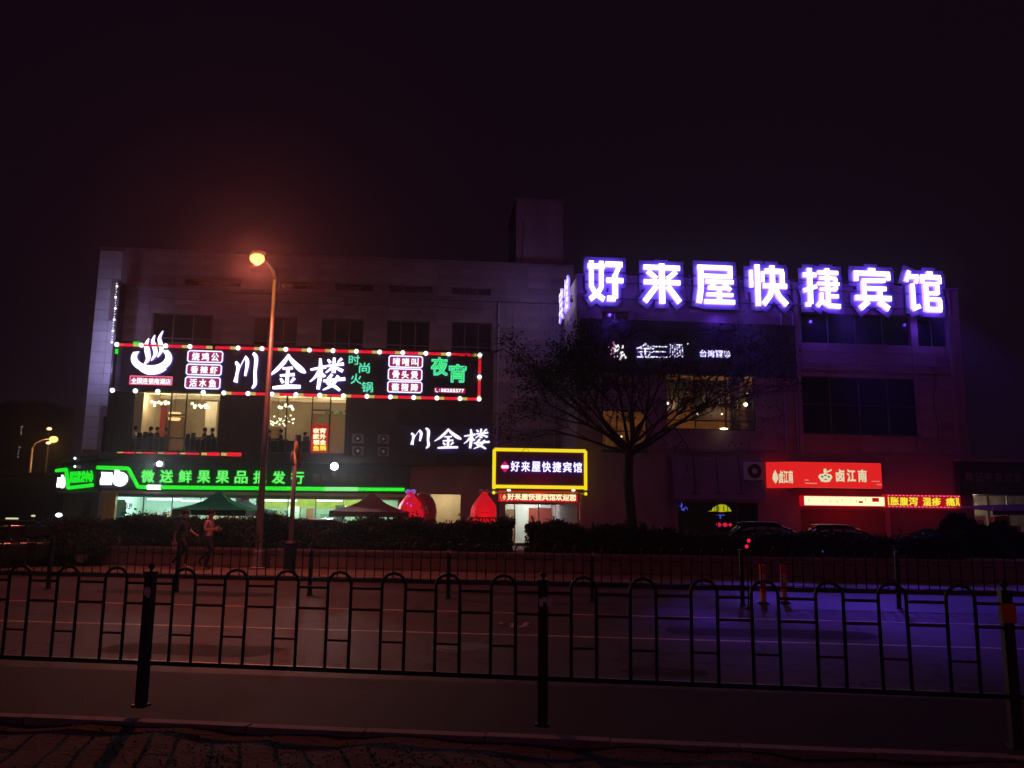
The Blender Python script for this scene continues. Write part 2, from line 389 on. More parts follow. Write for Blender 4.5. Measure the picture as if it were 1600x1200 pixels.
def leaves(n, pts, size, up=0.3):
    """pts (n,3): one two-triangle leaf each, random facing"""
    pts = np.asarray(pts); n = len(pts); a = RNG.normal(size=(n, 3)); a /= np.linalg.norm(a, axis=1)[:, None]
    b = np.cross(a, RNG.normal(size=(n, 3))); b /= np.linalg.norm(b, axis=1)[:, None] + 1e-9
    s = (size * RNG.uniform(0.6, 1.4, n))[:, None]
    return np.stack([pts - a * s, pts + b * s * 0.45, pts + a * s, pts - b * s * 0.45], 1).reshape(-1, 3)
def np_quads(name, V, m):
    n = len(V) // 4; me = bpy.data.meshes.new(name); me.vertices.add(len(V)); me.vertices.foreach_set('co', V.astype(np.float32).ravel())
    me.loops.add(4 * n); me.loops.foreach_set('vertex_index', np.arange(4 * n, dtype=np.int32)); me.polygons.add(n)
    me.polygons.foreach_set('loop_start', np.arange(0, 4 * n, 4, dtype=np.int32)); me.materials.append(m); me.update(calc_edges=True); return me

# ================================================================== SETTING: ground, road, kerbs, pavement
RZ = -0.12
K1, K2, PW = 6.33, 20.85, 23.75          # near kerb edge, far kerb edge, planter wall front (street coordinates)
mb = MB(); mb.quad((-600, K2 + 0.3, -0.03), (600, K2 + 0.3, -0.03), (600, 900, -0.03), (-600, 900, -0.03)); single('ground', mb, M['lot'], RF, kind='structure')
mb = MB(); mb.quad((-300, -60, RZ), (300, -60, RZ), (300, K2 + 0.5, RZ), (-300, K2 + 0.5, RZ)); single('road', mb, M['asphalt'], RF, kind='structure')
# foreground verge: gently uneven bare soil
mb = MB(); nx, ny = 150, 40; xs = np.linspace(-15, 15, nx); ys = np.linspace(-6, K1 - 0.11, ny)
hz = lambda x, y: 0.012 * math.sin(x * 3.1 + y * 2) + 0.010 * math.sin(x * 7.7 - y * 5) + random.uniform(-0.006, 0.006) - 0.035
mb.v = [(x, y, hz(x, y)) for y in ys for x in xs]
for j in range(ny - 1):
    for i in range(nx - 1): a = j * nx + i; mb.f.append((a, a + 1, a + nx + 1, a + nx)); mb.m.append(0)
single('near_verge', mb, M['soil'], RF, kind='structure', smooth=True)
mb = MB(); mb.box(-15, 15, -6, K1 - 0.16, -0.4, -0.06); single('verge_base', mb, M['soil'], RF, kind='structure')
P = np.stack([RNG.uniform(-8, 8, 26000), RNG.uniform(2.2, K1 - 0.15, 26000), RNG.uniform(-0.03, 0.005, 26000)], 1)
P = P[(np.sin(P[:, 0] * 1.3 + 1) * np.sin(P[:, 1] * 2.1) + RNG.normal(0, 0.45, len(P))) > 0.1]
o = bpy.data.objects.new('grass_tufts', np_quads('grass_tufts', leaves(len(P), P, 0.012), M['leaf2'])); COL.objects.link(o); o.matrix_world = RF.M; tagit(o, 'sparse low grass and litter on the bare soil behind the near kerb', 'grass', kind='stuff')
# kerbs of separate stones
def kerb(name, y0, y1, zt, zb, x0, x1, L, front, m_='kerb'):
    o = bpy.data.objects.new(name, None); COL.objects.link(o); o.matrix_world = RF.M; ORG[o.name] = (0, 0, 0); o['kind'] = 'structure'
    m = MB().box(-L / 2 + 0.006, L / 2 - 0.006, y0, y1, zb, zt); me = m.mesh('kerb_stone', M[m_])
    x = x0
    while x < x1:
        k = piece('kerb_stone', me, o, (x + L / 2, random.uniform(-0.006, 0.006), random.uniform(-0.004, 0.004))); x += L
    return o
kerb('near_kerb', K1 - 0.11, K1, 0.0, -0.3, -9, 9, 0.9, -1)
kerb('far_kerb', K2, K2 + 0.16, 0.0, -0.3, -26, 24, 1.0, 1, 'kerb_shaded')
# pavement slabs
pv = bpy.data.objects.new('far_pavement', None); COL.objects.link(pv); pv.matrix_world = RF.M; ORG[pv.name] = (0, 0, 0); pv['kind'] = 'structure'
mb = MB().box(-60, 60, K2 + 0.16, PW + 40, -0.3, -0.022); part('pavement_base', mb, M['kerb'], pv)
me = MB().box(-0.495, 0.495, 0.005, 0.69, -0.05, 0.0).mesh('paving_slab', M['paving'])
for j in range(4):
    for i in range(-22, 22): piece('paving_slab', me, pv, (i + 0.5 * (j % 2), K2 + 0.17 + j * 0.7, random.uniform(-0.012, -0.004)))
# dark strip painting in the near road's shade, repair patches and a manhole
mb = MB(); mb.quad((-30, K1 - .1, RZ + .004), (30, K1 - .1, RZ + .004), (30, 8.75, RZ + .004), (-30, 8.75, RZ + .004)); single('near_road_shade', mb, M['shade_and_patch'], RF, kind='structure')
for k, (x, y, w, h) in enumerate(((-5.2, 10.2, 2.2, .8), (2.4, 13.2, 3.0, .9), (7.5, 10.4, 1.6, 1.3), (-9, 17.2, 4, .9), (-1.5, 18.6, 5.5, .7), (.6, 9.7, .9, .5))):
    n = 14; pts = [(x + w / 2 * max(-1, min(1, 1.35 * math.cos(a))) + random.uniform(-.05, .05), y + h / 2 * max(-1, min(1, 1.35 * math.sin(a))) + random.uniform(-.04, .04)) for a in [2 * math.pi * i / n for i in range(n)]]
    mb = MB(); mb.v = [(a, b, RZ + .003) for a, b in pts]; mb.f = [tuple(range(n))]; mb.m = [0]; single('road_patch', mb, M['shade_and_patch'], RF, kind='structure')
mh = thing('manhole_cover', 'round iron manhole cover in the road beyond the railing, left of the middle post', 'manhole', RF, (-1.9, 11.0, RZ)); part('cover', MB().lathe([(.33, RZ + .001), (.33, RZ + .012)], (-1.9, 11.0, 0), 24), M['iron'], mh); part('ring', MB().lathe([(.40, RZ + .001), (.38, RZ + .008)], (-1.9, 11.0, 0), 24), M['kerb'], mh)
# road markings
for nm, y, w in (('lane_line', 12.27, 0.11), ('lane_line', 15.0, 0.12)):
    mb = MB(); mb.quad((-40, y - w / 2, RZ + 0.004), (40, y - w / 2, RZ + 0.004), (40, y + w / 2, RZ + 0.004), (-40, y + w / 2, RZ + 0.004)); single(nm, mb, M['paint'], RF, kind='structure')
for k, (offs) in enumerate((0.0, 0.22)):
    pts = [gpt(620 + 20 * k, 1062, RZ + 0.006), gpt(668 + 14 * k, 1036, RZ + 0.006), gpt(722, 1012 + 4 * k, RZ + 0.006), gpt(770, 995, RZ + 0.006), gpt(803, 980, RZ + 0.006)]
    mb = MB(); P = [tuple(p) for p in pts]
    for a, b in zip(P[:-1], P[1:]): mb.quad((a[0], a[1] - 0.04, a[2] + 0.001 * k), (b[0], b[1] - 0.04, b[2] + 0.001 * k), (b[0], b[1] + 0.04, b[2] + 0.001 * k), (a[0], a[1] + 0.04, a[2] + 0.001 * k))
    single('tyre_mark', mb, M['dust'], WORLD, kind='structure')
mb = MB(); c = gpt(806, 978, RZ)
for k in range(9):
    q = (c.x + random.uniform(-0.25, 0.2), c.y + random.uniform(-0.3, 0.3), RZ + 0.01); mb.ball(q, random.uniform(0.02, 0.05), 6, 4, (1.6, 1, 0.6))
single('litter', mb, M['tag'], WORLD, 'scatter of small pale litter lying on the road at the end of the dusty tyre marks', 'litter')

# planter wall with tiles
pw = thing('planter_wall', 'low brown tiled planter wall along the far pavement, hedge growing out of its top', 'wall', RF, (0, PW, 0))
part('wall_core', MB().box(-32, 30, PW + 0.03, PW + 1.5, 0, 0.50), M['planter'], pw)
part('coping', MB().box(-32, 30, PW - 0.03, PW + 1.5, 0.501, 0.56), M['concrete'], pw)
me = MB().box(-0.295, 0.295, PW + 0.0, PW + 0.028, 0.004, 0.246).mesh('tile', M['planter'])
for j in range(2):
    for i in range(-36, 34): piece('tile', me, pw, (i * 0.6 + 0.3 * j, random.uniform(-0.004, 0.004), j * 0.25))

# ================================================================== STREET RAILINGS
def railing(name, label, F, y, z0, x_posts, seg):
    t = thing(name, label, 'railing', F, (0, y, z0))
    post = MB().box(-0.036, 0.036, -0.036, 0.036, 0, 1.07); post.box(-0.043, 0.043, -0.043, 0.043, 1.07, 1.085); post.lathe([(0.012, 1.085), (0.012, 1.10), (0.026, 1.115), (0.028, 1.13), (0.004, 1.155)], seg=10); post.box(-0.055, 0.055, -0.055, 0.055, 0, 0.02)
    pm = post.mesh('post', M['iron']); 
    am = MB(); w = 0.0975; pts = [(-w, 0, 0.345), (-w, 0, 1.02)] + [(-w * math.cos(a), 0, 1.02 + 0.09 * math.sin(a)) for a in (0.5, 1.0, math.pi / 2, math.pi - 1.0, math.pi - 0.5)] + [(w, 0, 1.02), (w, 0, 0.345)]
    am.tube(pts, 0.0130, seg); am = am.mesh('arch', M['iron'], smooth=True)
    rungm = MB().tube([(-0.0875, 0, 0), (0.0875, 0, 0)], 0.009, seg).mesh('crossbar', M['iron'])
    gapm = MB().tube([(-0.108, 0, 0), (0.108, 0, 0)], 0.011, seg).mesh('crossbar', M['iron'])
    for i, x in enumerate(x_posts):
        piece('post', pm, t, (x, y, z0), random.uniform(-0.03, 0.03))
        if i < len(x_posts) - 1:
            L = x_posts[i + 1] - x; n = 7; pitch = (L - 0.17) / n
            part('rail', MB().box(x + 0.04, x + L - 0.04, y - 0.02, y + 0.02, z0 + 0.33, z0 + 0.365), M['iron'], t)
            for k in range(n):
                cx = x + 0.085 + pitch * (k + 0.5); o_ = piece('arch', am, t, (cx + random.uniform(-.004, .004), y, z0)); o_.rotation_euler = (random.uniform(-.012, .012), random.uniform(-.006, .006), 0); piece('crossbar', rungm, t, (cx, y, z0 + 0.575))
            for k in range(n + 1):
                cx = x + 0.085 + pitch * k; gs = (pitch / 2 - 0.097) / 0.108; s = (gs, 1, 1)
                if k in (0, n): cx += 0.035 if k == 0 else -0.035; s = (0.78 * gs, 1, 1)
                for zz in (0.82, 0.985): piece('crossbar', gapm, t, (cx, y, z0 + zz), 0, s)
    return t
# the near railing stands on the near kerb; its posts were surveyed from the picture
pa, pb, pc = gpt(220, 1104), gpt(848, 1134), gpt(1578, 1168)
NF_deg = math.degrees(math.atan2(pb.y - pa.y, pb.x - pa.x)); NF = Frame(pb.x, pb.y, NF_deg)
near_L = (pb - pa).length; near_R = NF.p(1578, 1030)[0]
near = railing('street_railing', 'black iron railing with hooped uprights on the near kerb, closest to the viewer', NF, 0, 0.0, [-2 * near_L, -near_L, 0, near_R, 2 * near_R], 8)
YF = 17.35
fx = [RF.p(485, 900, YF)[0] + 2.98 * k for k in range(-4, 6)]
far = railing('street_railing', 'black iron railing with hooped uprights across the road in front of the far pavement', RF, YF, RZ, fx, 5)
def tagpaper(parent, F, x, y, z, s=1.0, big=True):
    mb = MB()
    for k in range(5):
        a = random.uniform(-0.05, 0.04); h = random.uniform(0.03, 0.06); mb.box(x + a, x + a + 0.03 * s, y - 0.045 - 0.002 * k, y - 0.043 - 0.002 * k, z + random.uniform(-0.03, 0.02), z + h)
    part('paper_tag', mb, M['tag'], parent)
for x in (-near_L, 0): tagpaper(near, NF, x, 0, 0.90)
for x in fx[4:7]: tagpaper(far, RF, x, YF, RZ + 0.93)
pt = part('reflector', MB().box(near_R - 0.05, near_R + 0.05, -0.046, -0.040, 0.86, 0.99), mat('reflector_orange', (0.75, 0.22, 0.04), 0.35), near)

# ================================================================== BOLLARDS
m_ro, m_rw = mat('bollard_red', (0.92, 0.07, 0.03), 0.45, noise=0.2), mat('bollard_white', (0.88, 0.62, 0.50), 0.5, noise=0.2)
def bollard(px, py, lab):
    q = gpt(px, py, RZ); t = thing('bollard', lab, 'bollard', WORLD, tuple(q), 'red and white warning posts standing in the road')
    part('base_plate', MB().lathe([(0.12, 0), (0.12, 0.02), (0.07, 0.05)], tuple(q), 14), M['tyre'], t)
    for k in range(4):
        part('red_band' if k % 2 else 'white_band', MB().lathe([(0.062, 0.05 + 0.18 * k), (0.062, 0.23 + 0.18 * k)] + ([(0.03, 0.79)] if k == 3 else []), tuple(q), 14), m_ro if k % 2 else m_rw, t, smooth=False)
bollard(1193, 944, 'red and white plastic warning post on the road, the left one of the pair')
bollard(1226, 943, 'red and white plastic warning post on the road, the right one, nearer the tree shadow')
q = gpt(1170, 952, RZ); t = thing('marker_pole', 'thin dark marker pole with two small red lamps on its top', 'pole', WORLD, tuple(q))
part('pole', MB().tube([tuple(q), (q.x, q.y, 0.98)], 0.014, 8), M['iron'], t); part('foot', MB().lathe([(0.1, 0), (0.03, 0.05)], tuple(q), 10), M['iron'], t)
for dx, dz in ((0, 1.05), (0.045, 1.16)): part('red_lamp', MB().ball((q.x + dx, q.y, dz), 0.035, 8, 6), M['g_redlamp'], t)
part('lamp_bracket', MB().tube([(q.x, q.y, 0.97), (q.x, q.y + 0.01, 1.05), (q.x + 0.045, q.y + 0.01, 1.16)], 0.008, 6), M['iron'], t)

# ================================================================== BUILDING 1: restaurant wing
bld = thing('restaurant_building', 'four storey tiled building with the hotpot restaurant sign, fruit shop below', 'building', WF, (WF.p(470, 800)[0], 0, 0))
def rz(py, px=500, y=0): return WF.p(px, py, y)[1]
XL = WF.p(156, 400)[0]; XR = WF.p(884, 420)[0]
ZR, ZLEDGE = rz(402, 480), rz(459, 520)
attic = [(288, 434, 376, 452), (437, 439, 500, 456), (522, 443, 583, 460), (607, 446, 676, 464), (705, 449, 766, 467)]
upper = [(237, 487, 332, 541), (395, 495, 464, 546), (500, 498, 568, 550), (603, 501, 671, 553), (705, 506, 768, 556)]
A = [WF.rect(l, t_, r, b) for l, t_, r, b in attic]; za0, za1 = sum(a[2] for a in A) / 5, sum(a[3] for a in A) / 5
A = [(a[0], a[1], ZLEDGE + 0.22, za1 - 0.05) for a in A]
U = [WF.rect(l, t_, r, b) for l, t_, r, b in upper]; zu0, zu1 = sum(a[2] for a in U) / 5, sum(a[3] for a in U) / 5; U = [(a[0], a[1], zu0 - 0.9, zu1) for a in U]
DX0 = WF.p(188, 560)[0]                                   # left edge of the dark restaurant front
DIN = [WF.rect(205, 617, 343, 708), WF.rect(411, 617, 541, 705)]
zd0, zd1 = rz(708, 300), rz(612, 300)
DIN = [(d[0], d[1], zd0, zd1) for d in DIN]
zg = 3.0
side_w = [WF.rect(180, 447, 189, 497), (WF.p(158, 680)[0], WF.p(177, 680)[0], rz(712, 165), rz(650, 165))]
side_w[0] = (side_w[0][0], side_w[0][1] - 0.02, side_w[0][2], side_w[0][3])
SH = [WF.rect(176, 778, 400, 850), WF.rect(404, 778, 622, 850), WF.rect(672, 772, 719, 850), WF.rect(787, 787, 903, 850)]
SH = [(s[0], s[1], 0.0, z) for s, z in zip(SH, (2.45, 2.45, 2.75, 2.25))]
for s in (0,): pass
mb = MB(); wall_panel(mb, XL, XR + 0.5, -0.05, ZR, A + U + DIN + side_w + SH + [(XL - 1, _cx + .02, -1, 4.72)], 0, 0.28)
part('wall', mb, M['wall'], bld)
part('rear_wall', MB().box(XL + 0.01, XR + 0.5, 12, 12.3, 0, ZR - 0.02), M['wall'], bld)
part('side_wall', MB().box(XL + 0.001, XL + 0.25, 0.29, 12, 4.72, ZR - 0.02), M['wall'], bld); part('side_wall', MB().box(XR + 0.25, XR + 0.5, 0.29, 12, 0, ZR - 0.02), M['wall'], bld)
part('roof', MB().box(XL + 0.26, XR + 0.24, 0.285, 11.99, ZR - 0.6, ZR - 0.4), M['roof'], bld)
for z in (4.6, 9.4, ZLEDGE - 0.2): part('floor_slab', MB().box(XL + 0.26, XR + 0.24, 0.285, 11.98, z, z + 0.25), M['concrete'], bld)
part('coping', MB().box(XL - 0.06, XR + 0.5, -0.06, 0.35, ZR, ZR + 0.14), M['concrete'], bld)
part('ledge', MB().box(DX0, XR + 0.5, -0.22, -0.002, ZLEDGE - 0.16, ZLEDGE + 0.05), M['concrete'], bld)
for a in A: window(bld, a[0], a[1], a[2], a[3], 0.16, 3, 1, M['alu'], M['darkglass'], 0.05)
for a in U: window(bld, a[0], a[1], a[2], a[3], 0.16, 3, 2, M['alu'], M['darkglass'], 0.06)
for a in side_w: window(bld, a[0], a[1], a[2], a[3], 0.12, 1, 2, M['frame'], M['darkglass'], 0.05)
# white cladding strip at the left corner, panel by panel
cx0, cx1 = XL + 0.02, DX0 - 0.32
z = 4.9
while z < ZR - 0.3:
    h = 0.60; x = cx0
    for w in ((cx1 - cx0) * 0.62, (cx1 - cx0) * 0.38):
        a, b_, c, d = x, x + w - 0.02, z, min(z + h - 0.025, ZR - 0.1); x += w
        if not any(a < s[1] and b_ > s[0] and c < s[3] and d > s[2] for s in side_w):
            part('cladding_panel', MB().box(a, b_, -0.05 - random.uniform(0, 0.006), -0.004, c, d), M['clad'], bld)
    z += h
# vertical joint pilasters on the plain right part of the facade
for px in (770, 800, 845): x = WF.p(px, 560)[0]; part('pilaster', MB().box(x - 0.03, x + 0.03, -0.03, -0.002, 5.2, ZLEDGE - 0.17), M['concrete'], bld)
for pz in (556, 640): z = rz(pz, 825); part('string_course', MB().box(WF.p(771, pz)[0] + 0.2, XR, -0.025, -0.002, z - 0.03, z + 0.03), M['concrete'], bld)
# facing slabs of the facade, each its own piece with recessed joints
def facing(parent, x0, x1, z0, z1, cw, ch, holes, y, mats_):
    ms = [MB().box(-.5, .5, 0, 1, -.5, .5).mesh('facing_slab', m) for m in mats_]; nx_ = max(1, round((x1 - x0) / cw)); nz_ = max(1, round((z1 - z0) / ch)); W_, H_ = (x1 - x0) / nx_, (z1 - z0) / nz_
    for j in range(nz_):
        for i in range(nx_):
            a, b_, c, d = x0 + i * W_, x0 + (i + 1) * W_, z0 + j * H_, z0 + (j + 1) * H_
            for h in holes:                # trim the slab where it runs into an opening
                if a < h[1] and b_ > h[0] and c < h[3] and d > h[2]:
                    o_ = sorted(((h[0] - a, 0), (b_ - h[1], 1), (h[2] - c, 2), (d - h[3], 3)), reverse=True)[0]
                    if o_[0] < .12: a = None; break
                    if o_[1] == 0: b_ = h[0]
                    elif o_[1] == 1: a = h[1]
                    elif o_[1] == 2: d = h[2]
                    else: c = h[3]
            if a is None: continue
            t_ = random.uniform(.012, .022); piece('facing_slab', random.choice(ms), parent, ((a + b_) / 2, y - t_, (c + d) / 2), 0, (b_ - a - .025, t_ - .001, d - c - .025))
WV = [M['wall'], mat('wall_tile_b', (.28, .20, .20), .8, noise=.3, nscale=.9, bump=.2), mat('wall_tile_c', (.35, .26, .25), .75, noise=.3, nscale=.8, bump=.2)]
facing(bld, DX0 + .02, XR + .45, rz(541, 460) + .01, ZLEDGE - .20, 1.35, .82, U, 0, WV)
facing(bld, DX0 + .02, XR + .45, ZLEDGE + .06, ZR - .01, 1.35, .62, A, 0, WV)
facing(bld, WF.p(770, 600)[0] + .03, XR + .45, 4.8, rz(541, 460) - .01, 1.2, .82, [], 0, WV)
# dark cladding of the restaurant storey
zc1 = rz(541, 460) ; DXR = WF.p(770, 600)[0]
mb = MB(); wall_panel(mb, DX0, DXR, 4.75, zc1, DIN, -0.12, 0.115); part('restaurant_front', mb, M['black_clad'], bld)
part('restaurant_end_fin', MB().box(DX0 - 0.12, DX0 - 0.002, -0.9, 0.0, 4.75, ZLEDGE + 0.05), M['black_clad'], bld)
for px in (348, 358, 404, 543, 578, 620): x = WF.p(px, 660)[0]; part('pilaster', MB().box(x - 0.05, x + 0.05, -0.17, -0.122, 4.76, zd1 + 0.1), M['black_clad'], bld)
x0, x1, z0, z1 = WF.rect(620, 627, 752, 668); part('dark_panel', MB().box(x0, x1, -0.19, -0.125, z0, z1), M['dark_board'], bld)
# dining windows
for k, a in enumerate(DIN):
    xs = [WF.p(p, 660)[0] for p in ((265, 289) if k == 0 else (447, 487, 515))]
    f = window(bld, a[0], a[1], a[2], a[3], 0.02, 1, 1, M['frame'], M['glass'], 0.07, xs=xs)
    z = rz(648, 277) if k == 0 else rz(640, 470); aa, bb = (xs[0], xs[1]) if k == 0 else (xs[1], xs[2]); o = part('transom', MB().box(aa + 0.04, bb - 0.04, 0.024, 0.086, z - 0.035, z + 0.035), M['frame'], f)
# dining hall interior
HX0, HX1, HY1, HZ0, HZ1 = DIN[0][0] - 0.3, DIN[1][1] + 0.8, 8.0, 4.86, 8.75
rm = MB(); rm.box(HX0, HX1, HY1, HY1 + 0.1, HZ0, HZ1); part('dining_hall_back_wall', rm, M['cream'], bld)
part('dining_hall_ceiling', MB().box(HX0, HX1, 0.30, HY1, HZ1, HZ1 + 0.1), M['ceiling'], bld)
for y in (1.6, 3.4, 5.2): part('ceiling_beam', MB().box(HX0, HX1, y, y + 0.35, HZ1 - 0.28, HZ1 - 0.002), M['ceiling'], bld)
part('dining_hall_end_wall', MB().box(HX0 - 0.1, HX0, 0.30, HY1, HZ0, HZ1), M['cream'], bld); part('dining_hall_end_wall', MB().box(HX1, HX1 + 0.1, 0.30, HY1, HZ0, HZ1), M['cream'], bld)
wp = lambda px, y=0: WF.p(px, 660, y)[0]
part('dividing_wall', MB().box(wp(345), wp(405), 0.3, 3.0, HZ0, HZ1 - 0.3), M['brown'], bld)
part('red_wall_panel', MB().box(wp(238, 6), wp(262, 6), 5.6, 5.7, 6.2, 8.3), M['redpanel'], bld)
part('wood_screen', MB().box(wp(263, 6.5), wp(290, 6.5), 6.5, 6.6, HZ0, 7.5), M['brown'], bld)
part('curtain', MB().box(wp(207, 1), wp(222, 1), 0.9, 1.0, HZ0, 8.2), M['cloth'], bld); part('curtain', MB().box(wp(320, 4), wp(338, 4), 4.0, 4.1, HZ0, 8.2), M['cloth'], bld)
part('wood_screen', MB().box(wp(488, 6.5), wp(540, 6.5), 6.6, 6.7, HZ0, 7.9), M['brown'], bld); part('wood_screen', MB().box(wp(410, 6.8), wp(440, 6.8), 6.6, 6.7, HZ0, 7.0), M['brown'], bld)
mb = MB()
for x, z, c in [(random.uniform(wp(490, 6), wp(538, 6)), random.uniform(7.0, 8.3), 0) for _ in range(14)]: mb.box(x, x + 0.25, 6.52, 6.56, z, z + 0.2)
part('wall_picture', mb, mat('green_picture', (0.12, 0.26, 0.08), 0.7), bld)
# chandeliers
def chandelier(px, py, y, lab, n, r, kind):
    x, z = WF.p(px, py, y); t = thing('chandelier', lab, 'chandelier', WF, (x, y, z), 'chandeliers in the dining hall')
    part('rod', MB().tube([(x, y, HZ1), (x, y, z)], 0.02, 6), M['frame'], t); part('canopy', MB().lathe([(0.12, HZ1 - 0.05), (0.14, HZ1)], (x, y, 0), 10), M['rim'], t)
    for k in range(n):
        a = 2 * math.pi * k / n; rr = r * (0.55 + 0.45 * (k % 2)); q = (x + rr * math.cos(a), y + rr * math.sin(a) * 0.7, z + random.uniform(-0.1, 0.1) * (3 if kind else 1))
        part('globe', MB().ball(q, 0.085 if not kind else 0.05, 8, 6), M['g_warm'], t); part('arm', MB().tube([(x, y, z + 0.02), (q[0], q[1], q[2] + 0.03)], 0.012, 5), M['rim'], t)
chandelier(250, 631, 2.5, 'chandelier of round warm globes behind the left pane of the left dining window', 8, 0.55, 0)
chandelier(313, 634, 2.5, 'chandelier of round warm globes behind the right pane of the left dining window', 8, 0.55, 0)
chandelier(447, 636, 2.5, 'chandelier of round globes near the ceiling of the right dining window', 8, 0.5, 0)
chandelier(434, 657, 4.2, 'large glittering crystal chandelier hanging low in the right dining window', 34, 0.95, 1)
t = thing('pendant_lamp', 'flat drum pendant lamp glowing above the tables between the two mullions', 'lamp', WF, (wp(272, 3), 3, 7.2))
part('cord', MB().tube([(wp(272, 3), 3, HZ1), (wp(272, 3), 3, 7.3)], 0.012, 5), M['frame'], t)
for z in (7.30, 6.98): part('lamp_shade', MB().lathe([(0.30, z - 0.07), (0.36, z + 0.07)], (wp(272, 3), 3, 0), 14), glow('amber_shade', (0.95, 0.55, 0.18), 1.6), t)
for x, y in ((wp(240, 2.5), 2.6), (wp(315, 2.5), 2.6), (wp(450, 3), 2.6), (wp(520, 3), 3.2)): lamp('chandelier_light', 'POINT', WF.w(x, y, 8.0), 130, (1.0, 0.72, 0.36), size=0.25)
# downlights
for i, (px, py, y) in enumerate([(338, 637, 1.5), (452, 624, 1.2), (471, 643, 4), (507, 620, 1.2), (488, 663, 6), (343, 626, 1)]):
    x, _z = WF.p(px, py, y); o = part('ceiling_spot', MB().lathe([(0.05, HZ1 - 0.02), (0.06, HZ1 - 0.003)], (x, y, 0), 8), M['g_warm'], bld)

# ---- people in the dining hall (seated) and tables
def body(name, parent, joints, radii, edges, mats, matfn, sub=2, root=0, loc=None):
    me = bpy.data.meshes.new(name); me.from_pydata(joints, edges, []); o = bpy.data.objects.new(name, me); COL.objects.link(o)
    sk = o.modifiers.new('s', 'SKIN'); sk.use_smooth_shade = True; 
    for i, r in enumerate(radii):
        sv = me.skin_vertices[0].data[i]; sv.radius = (r, r) if not isinstance(r, tuple) else r; sv.use_root = (i == root)
    su = o.modifiers.new('u', 'SUBSURF'); su.levels = sub; su.render_levels = sub
    dg = bpy.context.evaluated_depsgraph_get(); m2 = bpy.data.meshes.new_from_object(o.evaluated_get(dg)); o.modifiers.clear(); o.data = m2; bpy.data.meshes.remove(me)
    m2.materials.clear()
    for m in mats: m2.materials.append(m)
    for p in m2.polygons: p.material_index = matfn(p.center); p.use_smooth = True
    o.parent = parent; ORG[o.name] = (0, 0, 0); return o
def cloth_m(c, n): return mat('cloth_' + n, c, 0.9, noise=0.15, nscale=8)
def seated(F, x, y, z, rot, shirt, lab, grp='diners seated in the restaurant window'):
    t = thing('person', lab, 'person', F, (x, y, z), grp); t.rotation_euler = (0, 0, F.a + rot)
    J = [(0, 0, .46), (0, -.02, .68), (0, -.03, .92), (0, -.05, 1.02), (0, -.07, 1.13), (0, -.07, 1.26),  # pelvis..head top
         (.19, -.03, .93), (.25, -.10, .72), (.18, -.34, .74), (-.19, -.03, .93), (-.25, -.10, .72), (-.16, -.34, .78),
         (.10, -.02, .46), (.13, -.42, .47), (.13, -.44, .06), (-.10, -.02, .46), (-.13, -.42, .47), (-.13, -.40, .06), (.13, -.56, .04), (-.13, -.52, .04)]
    Rr = [(.15, .12), (.14, .11), (.15, .11), .05, (.10, .11), (.085, .10), .06, .042, .03, .06, .042, .03, .085, .06, .04, .085, .06, .04, .03, .03]
    E = [(0, 1), (1, 2), (2, 3), (3, 4), (4, 5), (2, 6), (6, 7), (7, 8), (2, 9), (9, 10), (10, 11), (0, 12), (12, 13), (13, 14), (0, 15), (15, 16), (16, 17), (14, 18), (17, 19)]
    body('body', t, J, Rr, E, [shirt, M['skin'], cloth_m((.03, .03, .04), 'trousers')], lambda c: 1 if c.z > 1.0 or c.y < -0.30 and c.z > .66 else (2 if c.z < .56 else 0), 1)
    hb = MB().ball((0, -.035, 1.215), 0.118, 10, 7, (.92, 1, 1.05)); me = hb.mesh('hair', M['hair'], smooth=True); h = bpy.data.objects.new('hair', me); COL.objects.link(h); h.parent = t
    n = MB().ball((0, -.17, 1.17), 0.016, 6, 4); me = n.mesh('nose', M['skin'], smooth=True); h = bpy.data.objects.new('nose', me); COL.objects.link(h); h.parent = t
    return t
def table(F, x, y, z, lab):
    t = thing('dining_table', lab, 'table', F, (x, y, z), 'tables by the restaurant windows')
    part('tabletop', MB().box(x - .7, x + .7, y - .4, y + .4, z + .72, z + .76), M['brown'], t)
    for sx in (-.62, .62):
        for sy in (-.34, .34): part('leg', MB().box(x + sx - .03, x + sx + .03, y + sy - .03, y + sy + .03, z, z + .72), M['frame'], t)
    part('bowl', MB().lathe([(.05, z + .762), (.12, z + .83)], (x, y, 0), 10), M['white'], t)
black, grey, whitec = cloth_m((.02, .02, .025), 'black'), cloth_m((.12, .12, .14), 'grey'), cloth_m((.5, .46, .42), 'white')
FZ = HZ0 + 0.12
part('dining_floor', MB().box(HX0, HX1, 0.3, HY1, HZ0 - 0.005, FZ), M['brown'], bld)
seats = [(212, 0.75, 90, whitec, 'diner in a white shirt at the far left edge of the left dining window'), (238, .8, -90, black, 'dark haired diner in black left of the red panel'), (246, .9, 80, black, 'diner in black seated under the red wall panel'),
         (262, 1.5, -90, grey, 'diner in grey seated beside the left mullion'), (320, .8, 90, black, 'diner in black right of the second mullion in the left dining window'), (334, .9, -90, grey, 'diner in grey at the right edge of the left dining window'),
         (421, 1.2, 90, black, 'diner in black just right of the lamp post in the right dining window'), (441, .8, -90, black, 'long haired diner in black under the crystal chandelier'), (477, 2.2, 90, whitec, 'diner in white by the wooden screen, right window')]
for px, y, rot, c, lab in seats: seated(WF, wp(px, y), y, FZ, R(rot), c, lab)
for px, y, lab in ((224, .8, 'small brown dining table between the diners at the left end of the left window'), (278, 1.2, 'brown dining table between the two mullions of the left window'), (328, .85, 'brown dining table at the right end of the left window'), (431, 1.0, 'brown dining table under the crystal chandelier')): table(WF, wp(px, y), y, FZ, lab)
